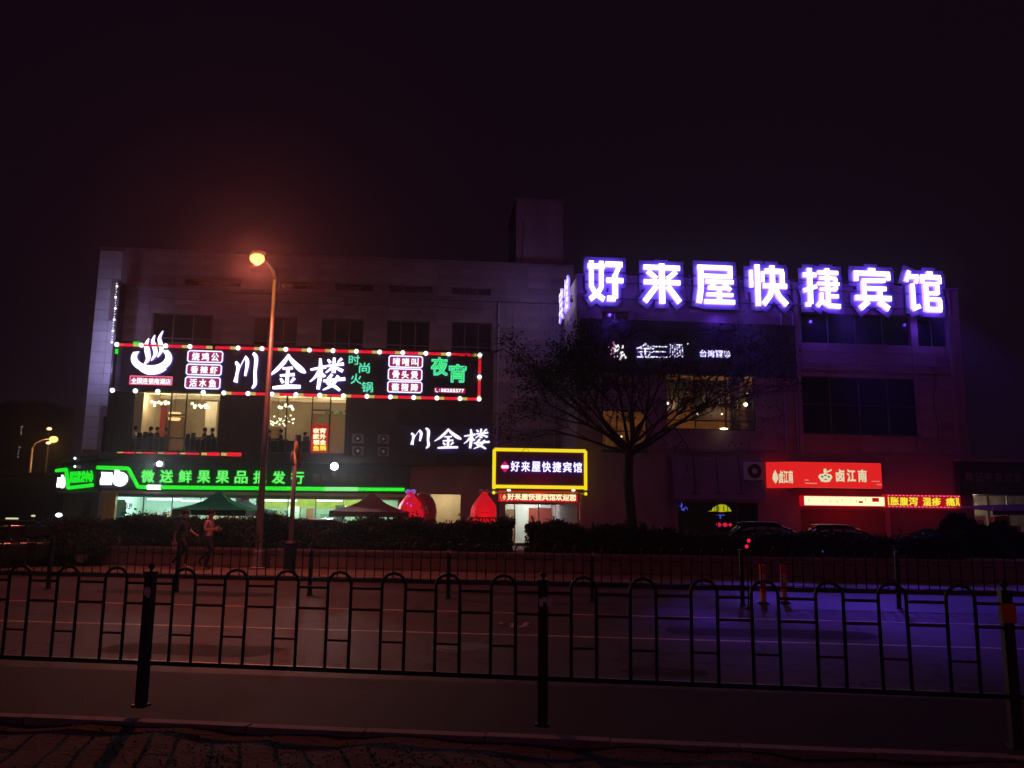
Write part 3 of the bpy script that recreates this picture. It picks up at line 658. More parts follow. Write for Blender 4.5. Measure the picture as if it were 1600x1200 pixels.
for k, (a, b_, lab) in enumerate(((207, 262, 'dark upholstered booth bench along the left pane of the left dining window'), (292, 341, 'dark upholstered booth bench along the right pane of the left dining window'), (413, 486, 'dark upholstered booth bench along the right dining window'))):
    t = thing('booth_bench', lab, 'bench', WF, (wp((a + b_) / 2, .3), .3, FZ), 'booth benches behind the restaurant windows'); xa, xb = wp(a, .3), wp(b_, .3)
    part('backrest', MB().box(xa, xb, .16, .28, FZ, FZ + .62), M['black_clad'], t, bevel=.03); part('seat', MB().box(xa, xb, .281, .62, FZ, FZ + .44), M['black_clad'], t, bevel=.03)
    n = 6
    for i in range(n + 1): x = xa + (xb - xa) * i / n; part('post', MB().box(x - .02, x + .02, .13, .159, FZ, FZ + .64), M['brown'], t)
    for i in random.sample(range(n), 3): part('headrest', MB().box(xa + (xb - xa) * (i + .1) / n, xa + (xb - xa) * (i + .9) / n, .17, .26, FZ + .621, FZ + .85 + random.uniform(0, .12)), M['black_clad'], t, bevel=.02)

# ---- ground floor shop interiors
def room(x0, x1, z0, z1, y1, m, names, y0=0.3):
    part(names + '_back_wall', MB().box(x0 - .2, x1 + .2, y1, y1 + .1, z0, z1 + .4), m, bld); part(names + '_ceiling', MB().box(x0 - .2, x1 + .2, y0, y1, z1 + .4, z1 + .5), M['ceiling'] if m is not M['mint'] else M['mint'], bld)
    part(names + '_side_wall', MB().box(x0 - .3, x0 - .2, y0, y1, z0, z1 + .4), m, bld); part(names + '_side_wall', MB().box(x1 + .2, x1 + .3, y0, y1, z0, z1 + .4), m, bld)
room(SH[0][0], SH[1][1], 0, 2.45, 5.5, M['mint'], 'shop')
for (px0, px1, y, z) in ((240, 292, 1.0, 2.26), (292, 330, 1.8, 2.20), (420, 470, 1.5, 2.28), (500, 540, 2.5, 2.32), (390, 398, .8, 2.1)):
    part('fluorescent_tube', MB().box(wp(px0, y), wp(px1, y), y, y + .16, z, z + .08), M['g_tube'], bld)
for x, c in ((wp(230), (.80, 1, .86)), (wp(330), (.80, 1, .86)), (wp(450), (.85, 1, .60)), (wp(560), (.9, 1, .6))): lamp('shop_light', 'POINT', WF.w(x, 2.4, 2.3), 190, c, size=.3)
for px0, px1, z0_, z1_, y in ((180, 200, .5, 2.2, 1.0), (265, 278, .4, 1.9, 4), (455, 475, .4, 2.0, 3), (530, 545, .4, 2.1, 2.2)):
    part('shelf_unit', MB().box(wp(px0, y), wp(px1, y), y, y + .4, 0, z1_), mat('grey_shelf', (.25, .32, .28), .6), bld)
limem = mat('lime_panel', (.55, .60, .12), .7, noise=.25, nscale=3); part('lime_wall_band', MB().box(wp(408, 5), wp(575, 5), 5.38, 5.48, 1.95, 2.6), limem, bld)
for k, (px, w, h, c) in enumerate(((218, .5, .7, (.2, .42, .32)), (246, .7, .4, (.6, .62, .5)), (300, .4, .5, (.25, .5, .3)), (432, .5, .5, (.5, .5, .2)), (484, .4, .6, (.55, .2, .1)), (506, .6, .3, (.2, .4, .3)), (560, .5, .5, (.6, .55, .4)))): part('wall_graphic', MB().box(wp(px, 5), wp(px, 5) + w, 5.3, 5.36, 1.3, 1.3 + h), mat(f'graphic{k}', c, .6, noise=.3, nscale=6), bld)
for k in range(10): x = wp(200, 3) + k * 1.15; part('display_stand', MB().box(x, x + .8, 3.0 + .2 * (k % 3), 3.5 + .2 * (k % 3), 0, 1.35 + .12 * (k % 3)), mat('stand_wood', (.35, .28, .14), .7, noise=.3), bld)
o = part('red_poster', MB().box(wp(183, .9), wp(206, .9), .86, .90, 1.35, 2.25), mat('poster_green', (.16, .25, .18), .6), bld)
pr = mat('poster_red', (.55, .05, .04), .6); tp = thing('notice', 'green notice with two red characters inside the left shop window', 'sign', WF, (wp(195, .8), .8, 1.8))
part('board', MB().box(wp(184, .8), wp(208, .8), .80, .84, 1.45, 2.15), mat('poster_green', (.16, .25, .18), .6), tp); text_row(tp, WF, '招聘', 194, 786, 207, 794, .79, .01, [pr], .02)
tp = thing('poster', 'red and white price poster hanging at the right of the green canopy', 'poster', WF, (wp(385, .4), .4, 1.9)); part('board', MB().box(wp(376, .4), wp(397, .4), .40, .43, 1.5, 2.5), mat('poster_pale', (.5, .4, .42), .6), tp); part('red_block', MB().box(wp(385, .4), wp(396, .4), .385, .398, 1.55, 2.45), pr, tp)
text_row(tp, WF, '特价', 387, 789, 396, 794, .37, .01, [mat('poster_pale', (.5, .4, .42), .6)], .02)
for s, n in ((SH[0], 5), (SH[1], 5)): window(bld, s[0], s[1], 0.02, s[3], .05, n, 1, M['galv'], M['glass'], .06)
# beige lit lobby
s = SH[2]; room(s[0], s[1], 0, 2.75, 2.2, M['cream'], 'lobby'); part('ceiling_spot', MB().lathe([(.14, 3.10), (.16, 3.14)], ((s[0] + s[1]) / 2, 1.0, 0), 12), M['g_flood'], bld)
lamp('lobby_light', 'POINT', WF.w((s[0] + s[1]) / 2, .9, 2.6), 38, (1, .88, .55), size=.15); part('counter', MB().box(s[0] + .3, s[1] - .2, 1.4, 1.9, 0, 1.15), M['brown'], bld)
# yellow corner column and podium fascia
x0, x1, _, _ = WF.rect(158, 770, 178, 850, -.3); part('corner_column', MB().box(x0, x1, -.3, -.002, 0, 2.75), M['yellowpaint'], bld)
pod_x0, pod_x1 = _cx, WF.p(640, 748, -.6)[0]
zf0, zf1 = WF.p(400, 768, -.6)[1] - .02, WF.p(400, 722, -.6)[1]
part('podium_fascia', MB().box(pod_x0, pod_x1, -.6, -.002, zf0, zf1), M['dark_board'], bld)
part('podium_soffit_trim', MB().box(pod_x0 + .3, pod_x1, -.5, -.02, zf0 - .16, zf0 - .002), M['cream'], bld)
part('podium_band', MB().box(pod_x0, DXR, -.75, -.002, zf1 + .002, 4.74), M['black_clad'], bld)
part('side_wall', MB().box(_cx + .03, _cx + .28, .29, 12, 0, 4.719), M['wall'], bld); part('podium_roof', MB().box(XL - .3, _cx + .29, -.02, 12, 4.60, 4.715), M['concrete'], bld)
# chamfered corner wing of the podium
LEN = 4.9
mb = MB(); c0 = WF.w(_cx, -.6, 0); 
cor = thing('corner_shop', 'single storey angled corner of the fruit shop at the left end of the building', 'building', CF, (-2.4, 0, 0))
part('wall', MB().box(-LEN, -.02, .25, .5, 0, zf0), M['cream'] if False else mat('brown_render', (.26, .20, .13), .85, noise=.2), cor)
part('fascia', MB().box(-LEN - .3, -.02, .0, .55, zf0 + .002, zf1), M['dark_board'], cor); part('roof', MB().box(-LEN - .3, 0, .0, 6, zf1 + .002, zf1 + .2), M['concrete'], cor)
part('soffit', MB().box(-LEN - .3, -.02, .02, .24, zf0 - .12, zf0 - .002), M['concrete'], cor)
part('door', MB().box(-1.9, -.9, .2, .248, 0, 2.2), M['frame'], cor); part('end_wall', MB().box(-LEN, -LEN + .25, .502, 6, 0, zf0), M['concrete'], cor)
# hotel entrance (opening 4)
s = SH[3]; room(s[0], s[1], 0, 2.25, 4.0, M['cream'], 'hotel_lobby')
lobw = mat('lobby_white', (.72, .74, .72), .6)
part('lobby_partition', MB().box(s[0] + .1, s[1] - .1, 3.6, 3.7, 0, 2.5), lobw, bld)
part('inner_door', MB().box(wp(795, 3), wp(808, 3), 3.5, 3.58, 0, 2.0), M['brown'], bld); part('inner_door', MB().box(wp(829, 3), wp(843, 3), 3.5, 3.58, 0, 2.1), M['redpanel'], bld)
part('red_counter_wall', MB().box(wp(845, 3), wp(865, 3), 3.4, 3.5, .6, 2.1), M['redpanel'], bld); part('counter', MB().box(wp(846, 2.5), wp(893, 2.5), 2.3, 2.8, 0, 1.0), M['brown'], bld)
mb = MB()
for k in range(9): x = wp(868 + 3 * k, 1.2); mb.box(x, x + .05, 1.2, 1.25, 0, 2.5)
part('blind_slats', mb, mat('blind_slat', (.35, .42, .42), .5), bld, kind='stuff')
fr = part('entrance_frame', MB().box(s[0], s[0] + .09, .05, .12, 0, s[3]).box(s[1] - .09, s[1], .05, .12, 0, s[3]).box(wp(805), wp(805) + .06, .05, .12, 0, s[3]).box(wp(842), wp(842) + .06, .05, .12, 0, s[3]), M['galv'], bld)
for a, b_ in ((842, 872), (872, 903)): part('pane', MB().box(wp(a) + .07, wp(b_) - .12, .07, .085, 0, s[3]), M['glass'], fr)
lamp('lobby_light', 'POINT', WF.w((s[0] + s[1]) / 2 - .3, 1.8, 2.3), 120, (.88, 1, .92), size=.2)
part('entrance_step', MB().box(s[0] - .2, s[1] + .2, -.6, -.002, 0, .12), M['concrete'], bld)
for px in (866, 778): x = WF.p(px, 560)[0]; part('drainpipe', MB().tube([(x, -.1, 5.0), (x, -.1, ZLEDGE - .2)], .05, 8), M['galv'], bld)
xa_, xb_ = WF.p(240, 470)[0], WF.p(770, 480)[0]; part('cable', MB().tube([(xa_ + (xb_ - xa_) * k / 24, -.05, ZLEDGE - .55 - .09 * math.sin(math.pi * (k % 4) / 4)) for k in range(25)], .014, 5), M['iron'], bld)
for px, py in ((560, 480), (655, 484), (690, 540)): x_, z_ = WF.p(px, py); part('junction_box', MB().box(x_ - .12, x_ + .12, -.14, -.024, z_ - .16, z_ + .16), M['concrete'], bld)
# stair tower on the roof
tw = WF.rect(806, 315, 880, 460, .6)
part('stair_tower', MB().box(tw[0], tw[1], .6, 5.5, ZR - .5, tw[3]), M['wall'], bld, label='plain square stair tower rising above the roof'); part('tower_cap', MB().box(tw[0] - .08, tw[1] + .08, .52, 5.58, tw[3] + .001, tw[3] + .16), M['concrete'], bld)
# facade clutter: drainpipe on tower
part('drainpipe', MB().tube([(tw[0] + .35, .55, tw[3] - 1.2), (tw[0] + .5, .5, tw[3] - 1.5), (tw[0] + .42, .5, ZR)], .06, 6), M['galv'], bld)
# air conditioners
def ac(F, l, t_, r, b, y, lab, grp=None):
    x0, x1, z0, z1 = F.rect(l, t_, r, b, y); t = thing('air_conditioner', lab, 'air conditioner', F, (x0, y, z0), grp); m = (z0 + z1) / 2; h = z1 - z0
    part('casing', MB().box(x0, x1, y, y + .35, z0, z1), M['white'] if F is HF else M['concrete'], t, bevel=.015)
    cx = x0 + (x1 - x0) * (.5 if F is HF else .5); part('fan_ring', MB().lathe([(h * .40, y - .012), (h * .40, y - .002)], (cx, 0, m), 20, 'y'), M['grille'], t)
    part('fan_grille', MB().lathe([(h * .13, y - .03), (h * .16, y - .014)], (cx, 0, m), 12, 'y'), M['white'], t)
    mb = MB()
    for k in range(5): rr = h * (.18 + .045 * k); mb.lathe([(rr, y - .022), (rr + .008, y - .020)], (cx, 0, m), 18, 'y')
    for s_ in (x0 + .05, x1 - .1): part('bracket', MB().box(s_, s_ + .05, y + .02, y + .5, z0 - .06, z0 - .002), M['frame'], t)
for l, t_, r, b, lab in ((550, 678, 568, 692, 'upper air conditioner unit of the left pair, under the big restaurant sign'), (550, 697, 568, 712, 'lower air conditioner unit of the left pair'), (590, 679, 608, 693, 'upper air conditioner unit of the right pair, left of the small white sign'), (590, 698, 608, 713, 'lower air conditioner unit of the right pair')): ac(WF, l, t_, r, b, -.62, lab, 'outdoor units on the restaurant wall')

# ================================================================== SIGN ON THE RESTAURANT WING
CHUAN = [[(4, 74, 8), (16, 62, 14), (13, 40, 11), (9, 18, 17)], [(13, 42, 4), (30, 70, 3), (46, 92, 4)], [(42, 90, 7), (53, 74, 14), (47, 36, 8)], [(74, 100, 8), (88, 86, 15), (87, 45, 12), (90, 16, 13), (78, 2, 5)]]
JIN = [[(52, 100, 6), (38, 76, 11), (18, 52, 9), (0, 36, 3)], [(48, 98, 6), (66, 76, 13), (88, 56, 15), (100, 48, 4)], [(36, 58, 6), (64, 61, 8)], [(30, 38, 6), (70, 42, 9)], [(51, 60, 9), (50, 8, 10)], [(32, 30, 6), (40, 17, 9)], [(70, 32, 9), (60, 18, 5)], [(12, 2, 8), (50, 6, 12), (88, 7, 10)]]
LOU = [[(0, 62, 6), (44, 72, 10)], [(26, 97, 6), (29, 55, 12), (24, 4, 9)], [(24, 58, 9), (14, 40, 7), (0, 26, 3)], [(30, 54, 7), (42, 42, 9)], [(66, 100, 7), (66, 54, 11)], [(46, 74, 6), (94, 82, 9)], [(48, 94, 6), (56, 84, 9)], [(88, 98, 8), (76, 86, 5)], [(64, 72, 8), (44, 54, 4)], [(68, 72, 7), (92, 60, 10)], [(62, 50, 8), (50, 26, 10), (70, 14, 10), (86, 2, 7)], [(80, 46, 9), (64, 18, 9), (38, 2, 3)], [(38, 29, 7), (100, 37, 10)]]
YB = -1.10                                            # front of the big sign board
sg = thing('restaurant_sign', 'long dark illuminated hotpot restaurant sign board outlined by red tube lights above the dining windows', 'sign', WF, (DX0, -1.0, 8.3))
bx0, bx1 = WF.p(181, 578, YB)[0], WF.p(749, 588, YB)[0]; bz0, bz1 = (WF.p(200, 611, YB)[1] + WF.p(740, 623, YB)[1]) / 2, (WF.p(200, 542, YB)[1] + WF.p(740, 554, YB)[1]) / 2
part('board', MB().box(bx0, bx1, YB + .004, -.5, bz0, bz1), M['dark_board'], sg)
for k in range(9): x = bx0 + .5 + (bx1 - bx0 - 1) * k / 8; part('bracket', MB().box(x - .05, x + .05, -.5, -.13, bz0 + .2, bz0 + .3), M['frame'], sg)
W2 = [M['g_white2'], M['g_violet2']]; WH = [M['g_white'], M['g_violet2']]
YL = YB - .06
for n, st, l, t_, r, b in (('letter', CHUAN, 366, 552, 404, 608), ('letter', JIN, 421, 554, 478, 608), ('letter', LOU, 485, 559, 540, 611)): strokes(sg, WF, st, l, t_, r, b, YL, .08, WH)
# bowl emblem with three wisps of steam
ex0, ex1, ez0, ez1 = WF.rect(206, 517, 270, 586, YL); ew, eh = ex1 - ex0, ez1 - ez0
def E(x, y): return (ex0 + ew * x / 100, ez1 - eh * y / 100)
mb = MB(); out_, inn = [], []
for k in range(25):
    a = math.pi * (-0.22 + 1.36 * k / 24) ; out_.append(E(50 + 50 * math.cos(a), 63 + 31 * math.sin(a)))
for k in range(25):
    a = math.pi * (-0.26 + 1.44 * k / 24); inn.append(E(49 + 35 * math.cos(a), 59 + 20 * math.sin(a)))
for i in range(24): mb.prism([out_[i], out_[i + 1], inn[i + 1], inn[i]], YL - .08 - (i % 2) * .0015, YL)
part('bowl_emblem', mb, WH, sg); mb = MB()
ribbon(mb, [(24, 10, 2), (45, 4, 7), (70, 6, 6), (88, 14, 2)], YL - .085, YL, ew / 100, eh / 100, ex0, ez0)
part('bowl_foot', mb, WH, sg)
for st in ([(33, 22, 2), (42, 36, 10), (38, 55, 13), (35, 68, 9), (40, 82, 2)], [(50, 32, 2), (59, 48, 9), (54, 66, 11), (50, 76, 8), (54, 90, 2)], [(65, 40, 2), (73, 58, 9), (68, 74, 10), (66, 84, 7), (73, 100, 2)]):
    mb = MB(); ribbon(mb, st, YL - .10, YL, ew / 100, eh / 100, ex0, ez0); part('steam_wisp', mb, WH, sg)
def ring(parent, F, l, t_, r, b, y, d, w, m, name='outline'):
    x0, x1, z0, z1 = F.rect(l, t_, r, b, y); mb = MB(); mb.box(x0, x1, y - d, y, z0, z0 + w); mb.box(x0, x1, y - d, y, z1 - w, z1); mb.box(x0, x0 + w, y - d + .001, y, z0 + w, z1 - w); mb.box(x1 - w, x1, y - d + .001, y, z0 + w, z1 - w)
    return part(name, mb, m, parent)
def rbox(parent, F, l, t_, r, b, text, y=None):
    y = YL if y is None else y; x0, x1, z0, z1 = F.rect(l, t_, r, b, y); c = .10
    def rr(x0, x1, z0, z1, c): return [(x0 + c, z0), (x1 - c, z0), (x1, z0 + c), (x1, z1 - c), (x1 - c, z1), (x0 + c, z1), (x0, z1 - c), (x0, z0 + c)]
    o, n = rr(x0, x1, z0, z1, c), rr(x0 + .065, x1 - .065, z0 + .065, z1 - .065, c * .6); mb = MB()
    for i in range(8): j = (i + 1) % 8; mb.prism([o[i], o[j], n[j], n[i]], y - .07 - (i % 2) * .001, y)
    part('box_outline', mb, [M['g_white2'], M['g_violet2']], parent); part('box_panel', MB().prism(n, y - .02, y + .01), [M['g_rose'], M['g_rose']], parent)
    text_row(parent, F, text, l + 7, t_ + 3.2, r - 7, b - 3.2, y - .025, .03, [M['g_white2'], M['g_white2']], .03, .28)
for (l, t_, r, b, s) in ((293, 548, 349, 567, '烧鸡公'), (291, 569, 347, 587, '香辣虾'), (289, 589, 345, 608, '活水鱼'), (607, 556, 661, 575, '啫啫叫'), (606, 576, 660, 595, '骨头煲'), (605, 596, 660, 614, '酱猪蹄')): rbox(sg, WF, l, t_, r, b, s)
for ch, l, t_, r, b in (('时', 545, 555, 562, 570), ('尚', 561, 567, 578, 583), ('火', 548, 584, 565, 600), ('锅', 565, 597, 583, 613)): text_row(sg, WF, ch, l, t_, r, b, YL, .05, [M['g_mint'], M['g_green_edge']], .012)
for ch, l, t_, r, b in (('夜', 673, 558, 700, 587), ('宵', 701, 569, 729, 598)):
    text_row(sg, WF, ch, l, t_, r, b, YL - .01, .05, [M['g_mint'], M['g_mint']], .045, name='letter_outline'); text_row(sg, WF, ch, l + 1.6, t_ + 1.6, r - 1.6, b - 1.6, YL - .065, .01, [M['g_green'], M['g_green']], .0)
# red name plate and phone number
x0, x1, z0, z1 = WF.rect(202, 587, 270, 602, YL); part('name_plate', MB().box(x0, x1, YL - .03, YL, z0, z1), M['g_redbg'], sg); ring(sg, WF, 203, 588, 269, 601, YL - .032, .01, .025, M['g_pink'])
text_row(sg, WF, '全国连锁南湖店', 205, 591, 267, 600, YL - .035, .02, [M['g_white2'], M['g_white2']], .03, .06)
x0, x1, z0, z1 = WF.rect(678, 606, 727, 614, YL); part('phone_plate', MB().box(x0, x1, YL - .03, YL, z0, z1), M['g_rose'], sg)
text_row(sg, WF, '88205577', 689, 607.5, 725, 613, YL - .033, .01, [M['g_white2']] * 2, .04, .08)
mb = MB(); a0, a1, c0_, c1 = WF.rect(680, 607, 685, 613, YL - .033); ribbon(mb, [(20, 100, 26), (8, 60, 18), (30, 20, 18), (80, 10, 26)], YL - .045, YL - .033, (a1 - a0) / 100, (c1 - c0_) / 100, a0, c0_); part('phone_symbol', mb, M['g_white2'], sg)
for zz in (.2, .7): a0, a1, c0_, c1 = WF.rect(686, 607.5, 687.2, 613, YL - .033); part('colon_dot', MB().box(a0, a1, YL - .043, YL - .033, c0_ + (c1 - c0_) * zz, c0_ + (c1 - c0_) * (zz + .2)), M['g_white2'], sg)
# red tube chain with bulbs round the board
rt = thing('light_chain', 'red tube light chain with white round bulbs framing the big restaurant sign', 'light chain', WF, (bx0, YB - .1, bz0))
tm = MB().tube([(-.5, 0, 0), (.5, 0, 0)], .080, 8).mesh('red_tube', M['g_red'], smooth=True); sm = MB().tube([(-.5, 0, 0), (.5, 0, 0)], .081, 8).mesh('straw_tube_end', M['g_straw'], smooth=True); bm_ = MB().ball((0, 0, 0), .125, 12, 8).mesh('bulb', M['g_bulb'], smooth=True)
def seg(me, x0, z0, x1, z1, y, parent=rt, name=None):
    o = piece(name or me.name.split('.')[0], me, parent, ((x0 + x1) / 2, y, (z0 + z1) / 2)); L = math.hypot(x1 - x0, z1 - z0); o.scale = (L, 1, 1); o.rotation_euler = (0, -math.atan2(z1 - z0, x1 - x0), 0); return o
YT = YB - .12
step = 1.275; x = bx0; zt = bz1 + .02; i = 0
while x < bx1 - .6:
    e = min(x + step, bx1) if x + step < bx1 - .6 else bx1
    seg(tm, x + .06, zt, e - .42, zt, YT); seg(sm, e - .42, zt, e - .12, zt, YT); piece('bulb', bm_, rt, (x, YT - .05, zt)) if i not in (4,) else None; x += step; i += 1
piece('bulb', bm_, rt, (bx1, YT - .05, zt))
xs_ = WF.p(350, 616, YT)[0]; x = xs_; zb = bz0 - .02; i = 0
while x < bx1 - .6:
    e = min(x + step, bx1) if x + step < bx1 - .6 else bx1; seg(sm, x + .1, zb, min(x + .4, e - .1), zb, YT); seg(tm, min(x + .4, e - .1), zb, e - .04, zb, YT); piece('bulb', bm_, rt, (x, YT - .05, zb)); x += step; i += 1
piece('bulb', bm_, rt, (bx1, YT - .05, zb)); piece('bulb', bm_, rt, (bx1, YT - .05, (zb + zt) / 2))
for k, px in enumerate((176, 212, 247, 318)): piece('bulb', bm_, rt, (WF.p(px, 611, YT)[0], YT - .05, zb))
for a, b_ in ((.08, .42), (.58, .92)): seg(tm, bx1, zb + (zt - zb) * a, bx1, zb + (zt - zb) * b_, YT)
for a, b_ in ((.0, .08), (.42, .5), (.92, 1)): seg(sm, bx1, zb + (zt - zb) * a, bx1, zb + (zt - zb) * b_, YT)
gm_ = MB().tube([(-.5, 0, 0), (.5, 0, 0)], .081, 8).mesh('green_tube', M['g_green']); seg(gm_, bx0, zt - .25, bx0, zt - .5, YT); seg(gm_, bx0 + .85, zt + .12, bx0 + 1.15, zt + .12, YT)
part('wire', MB().tube([(bx0, YT, zt), (bx0 - .02, YT, zb)], .012, 5), M['iron'], rt)
# lower short chain
lc = thing('light_chain', 'short row of red tube lights under the left dining window', 'light chain', WF, (WF.p(183, 708)[0], -.8, 4.9)); z = WF.p(280, 708.5, -.8)[1]
for k, (a, b_) in enumerate(((183, 210), (213, 243), (247, 277), (281, 311), (315, 343), (346, 377))):
    xa, xb = WF.p(a, 708, -.8)[0], WF.p(b_, 708, -.8)[0]; th = (.45, .4, .5, .6, 1.1, 1.25)[k]; o = seg(sm, xa, z, xa + .3, z, -.8, lc); o.scale = (.3, th * .8, th * .8); o = seg(tm, xa + .3, z, xb, z, -.8, lc); o.scale = (xb - xa - .3, th, th)
# bulb string up the left edge fin
bs = thing('light_string', 'string of small cold white bulbs climbing the left edge of the dark restaurant front', 'light string', WF, (DX0 - .14, -.95, bz1))
sb = MB().ball((0, 0, 0), .05, 8, 6).mesh('bulb', M['g_bulb'], smooth=True)
for k in range(22): z = bz1 + .2 + (ZLEDGE - bz1 - .3) * k / 21; piece('bulb', sb, bs, (DX0 - .16 + random.uniform(-.03, .03), -.95, z), scale=[1.3 if k % 4 == 0 else .5] * 3)
part('wire', MB().tube([(DX0 - .16, -.93, bz1), (DX0 - .16, -.93, ZLEDGE)], .012, 5), M['iron'], bs)
for z, e in ((ZLEDGE - 1.0, 14), (bz1 + .6, 40), (bz1 - 1.2, 50)): lamp('bulb_string_light', 'POINT', WF.w(DX0 - .5, -1.5, z), e, (.50, .45, 1.0), size=.1)
# small white restaurant sign
s2 = thing('restaurant_sign', 'small white halo lit brush lettered restaurant sign on the wall above the hotel box sign', 'sign', WF, (WF.p(640, 686)[0], -.3, 6))
for st, l, t_, r, b in ((CHUAN, 641, 669, 673, 701), (JIN, 679, 670, 721, 701), (LOU, 725, 670, 765, 702)): strokes(s2, WF, st, l, t_, r, b, -.24, .08, [M['g_white2'], M['g_violet2']])
for z in (.35, .75): x0, x1, z0, z1 = WF.rect(641, 670, 765, 701, -.2); part('mounting_rail', MB().box(x0, x1, -.20, -.13, z0 + (z1 - z0) * z - .03, z0 + (z1 - z0) * z + .03), M['frame'], s2)
# LED board standing in the dining window
x0, x1, z0, z1 = WF.rect(486, 664, 512, 707, -.35); ld = thing('led_board', 'small upright red LED board with two columns of characters at the right dining window', 'sign', WF, (x0, -.35, z0))
part('board', MB().box(x0, x1, -.35, -.25, z0, z1), M['g_redbg'], ld); 
for i, (a, b_) in enumerate((('夜', '宵'), ('家', '外'), ('福', '金'), ('鱼', '锅'))):
    for j, ch in enumerate((a, b_)): text_row(ld, WF, ch, 489 + 10.5 * j, 669 + 9 * i, 499 + 10.5 * j, 677 + 9 * i, -.36, .02, [M['g_led'] if i < 3 else M['g_ledy']] * 2, .05)
lamp('led_board_light', 'POINT', WF.w((x0 + x1) / 2, -1.0, (z0 + z1) / 2), 14, (1, .02, .03), size=.3)

# ================================================================== GREEN FRUIT SHOP SIGNS
YG = -.66
fs = thing('fruit_shop_sign', 'long green neon fruit shop sign with nine green characters and a white logo', 'sign', WF, (pod_x0, YG, zf0))
def gbar(parent, F, pts, y, r=.105, m='g_green', name='green_tube'): 
    P = [F.p(a, b, y) for a, b in pts]; mb = MB(); 
    for (xa, za), (xb, zb_) in zip(P[:-1], P[1:]):
        mb2 = MB().tube([(xa, y - .06, za), (xb, y - .06, zb_)], r, 8); part(name, mb2, M[m], parent, smooth=True)
gbar(fs, WF, [(152, 730.5), (201, 732), (216.5, 761), (231, 761.2)], YG); gbar(fs, WF, [(252, 761.5), (508, 764)], YG); gbar(fs, WF, [(231, 761.2), (252, 761.5)], YG, .125, 'g_bulb', 'white_tube')
gbar(fs, WF, [(508, 764), (560, 764.3)], YG, .108, 'g_greenface', 'bright_green_tube'); gbar(fs, WF, [(560, 764.3), (632, 765)], YG, .095)
for i, ch in enumerate('微送鲜果果品批发行'):
    cx = 231 + 29.2 * i; text_row(fs, WF, ch, cx - 10.5, 734 + .25 * i, cx + 10.5, 754.5 + .25 * i, YG, .06, [M['g_green_edge']] * 2, .04, name='letter_body'); text_row(fs, WF, ch, cx - 9.3, 735.2 + .25 * i, cx + 9.3, 753.3 + .25 * i, YG - .063, .012, [M['g_greenface']] * 2, .004)
def logo(parent, F, l, t_, r, b, y):
    x0, x1, z0, z1 = F.rect(l, t_, r, b, y); w, h = x1 - x0, z1 - z0; mb = MB()
    mb.prism([(x0, z0 + h * .08), (x0 + w * .42, z0 + h * .08), (x0 + w * .42, z0 + h * .8), (x0, z0 + h * .82), (x0 + w * .03, z0 + h * .6), (x0 - w * .02, z0 + h * .35)], y - .07, y)
    cx, cz = x0 + w * .72, z0 + h * .42; mb.prism([(cx + w * .29 * math.cos(2 * math.pi * k / 18), cz + h * .42 * math.sin(2 * math.pi * k / 18)) for k in range(18)], y - .075, y)
    mb.prism([(x0 + w * .5, z0 + h * .7), (x0 + w * .5, z0 + h), (x0 + w * .62, z0 + h), (x0 + w * .72, z0 + h * .78)], y - .072, y)
    part('logo', mb, [M['g_bulb'], M['g_white2']], parent)
logo(fs, WF, 158, 733, 200, 760, YG)
dl = mat('unlit_letter', (.10, .05, .04), .5); text_row(fs, WF, '新鲜水果批发零售', 488, 741, 600, 754, YG, .03, [dl, dl], .01, .15)
cs = thing('fruit_shop_sign', 'short slanted green neon sign with white logo on the angled corner', 'sign', CF, (-2.4, 0, zf0))
gbar(cs, CF, [(90, 735.5), (105, 733.5), (108.5, 762.5), (146, 758)], -.02, .105)
text_row(cs, CF, '果品批发中心', 109.5, 736, 146, 754, -.02, .06, [M['g_green'], M['g_green_edge']], .035, .1); logo(cs, CF, 91, 742, 103, 763, -.02)

# ================================================================== FLOODLIGHTS AND SMALL LAMPS
def flood(px, py, y, lab, e, r=.13):
    x, z = WF.p(px, py, y); t = thing('floodlight', lab, 'lamp', WF, (x, y, z)); part('housing', MB().box(x - .17, x + .17, y + .02, y + .14, z - .13, z + .13), M['frame'], t); part('lamp_face', MB().ball((x, y - r * .8, z), r, 16, 10), M['g_flood'], t, smooth=True)
    part('arm', MB().box(x - .02, x + .02, y + .14, -.001 if y > -.7 else -.76, z + .0, z + .05), M['frame'], t); lamp('floodlight_beam', 'SPOT', WF.w(x, y - .5, z), e, (.80, .95, 1.0), size=.08, aim=WF.w(x + (3.0 if px < 400 else 1.8), y - 5, .5), spot=110, blend=.6); lamp('floodlight_spill', 'POINT', WF.w(x, y - .55, z), 3, (.70, .85, 1.0), size=.08)
flood(250, 725, -1.3, 'bright white floodlight above the green characters near the left light chain', 480, .14)
flood(523, 729, -1.4, 'bright white floodlight on the wall right of the last green character', 700, .2)
for px, py, lab in ((117, 716, 'small white lamp above the angled corner sign'), (117, 729, 'small violet white lamp on top of the angled corner sign')):
    x, z = CF.p(px, py, -.1); t = thing('small_lamp', lab, 'lamp', CF, (x, -.1, z)); part('lamp_face', MB().ball((x, -.1, z), .07, 8, 6), M['g_bulb'], t); part('stem', MB().tube([(x, -.1, z - .02), (x, .05, z - .3)], .015, 6), M['frame'], t)

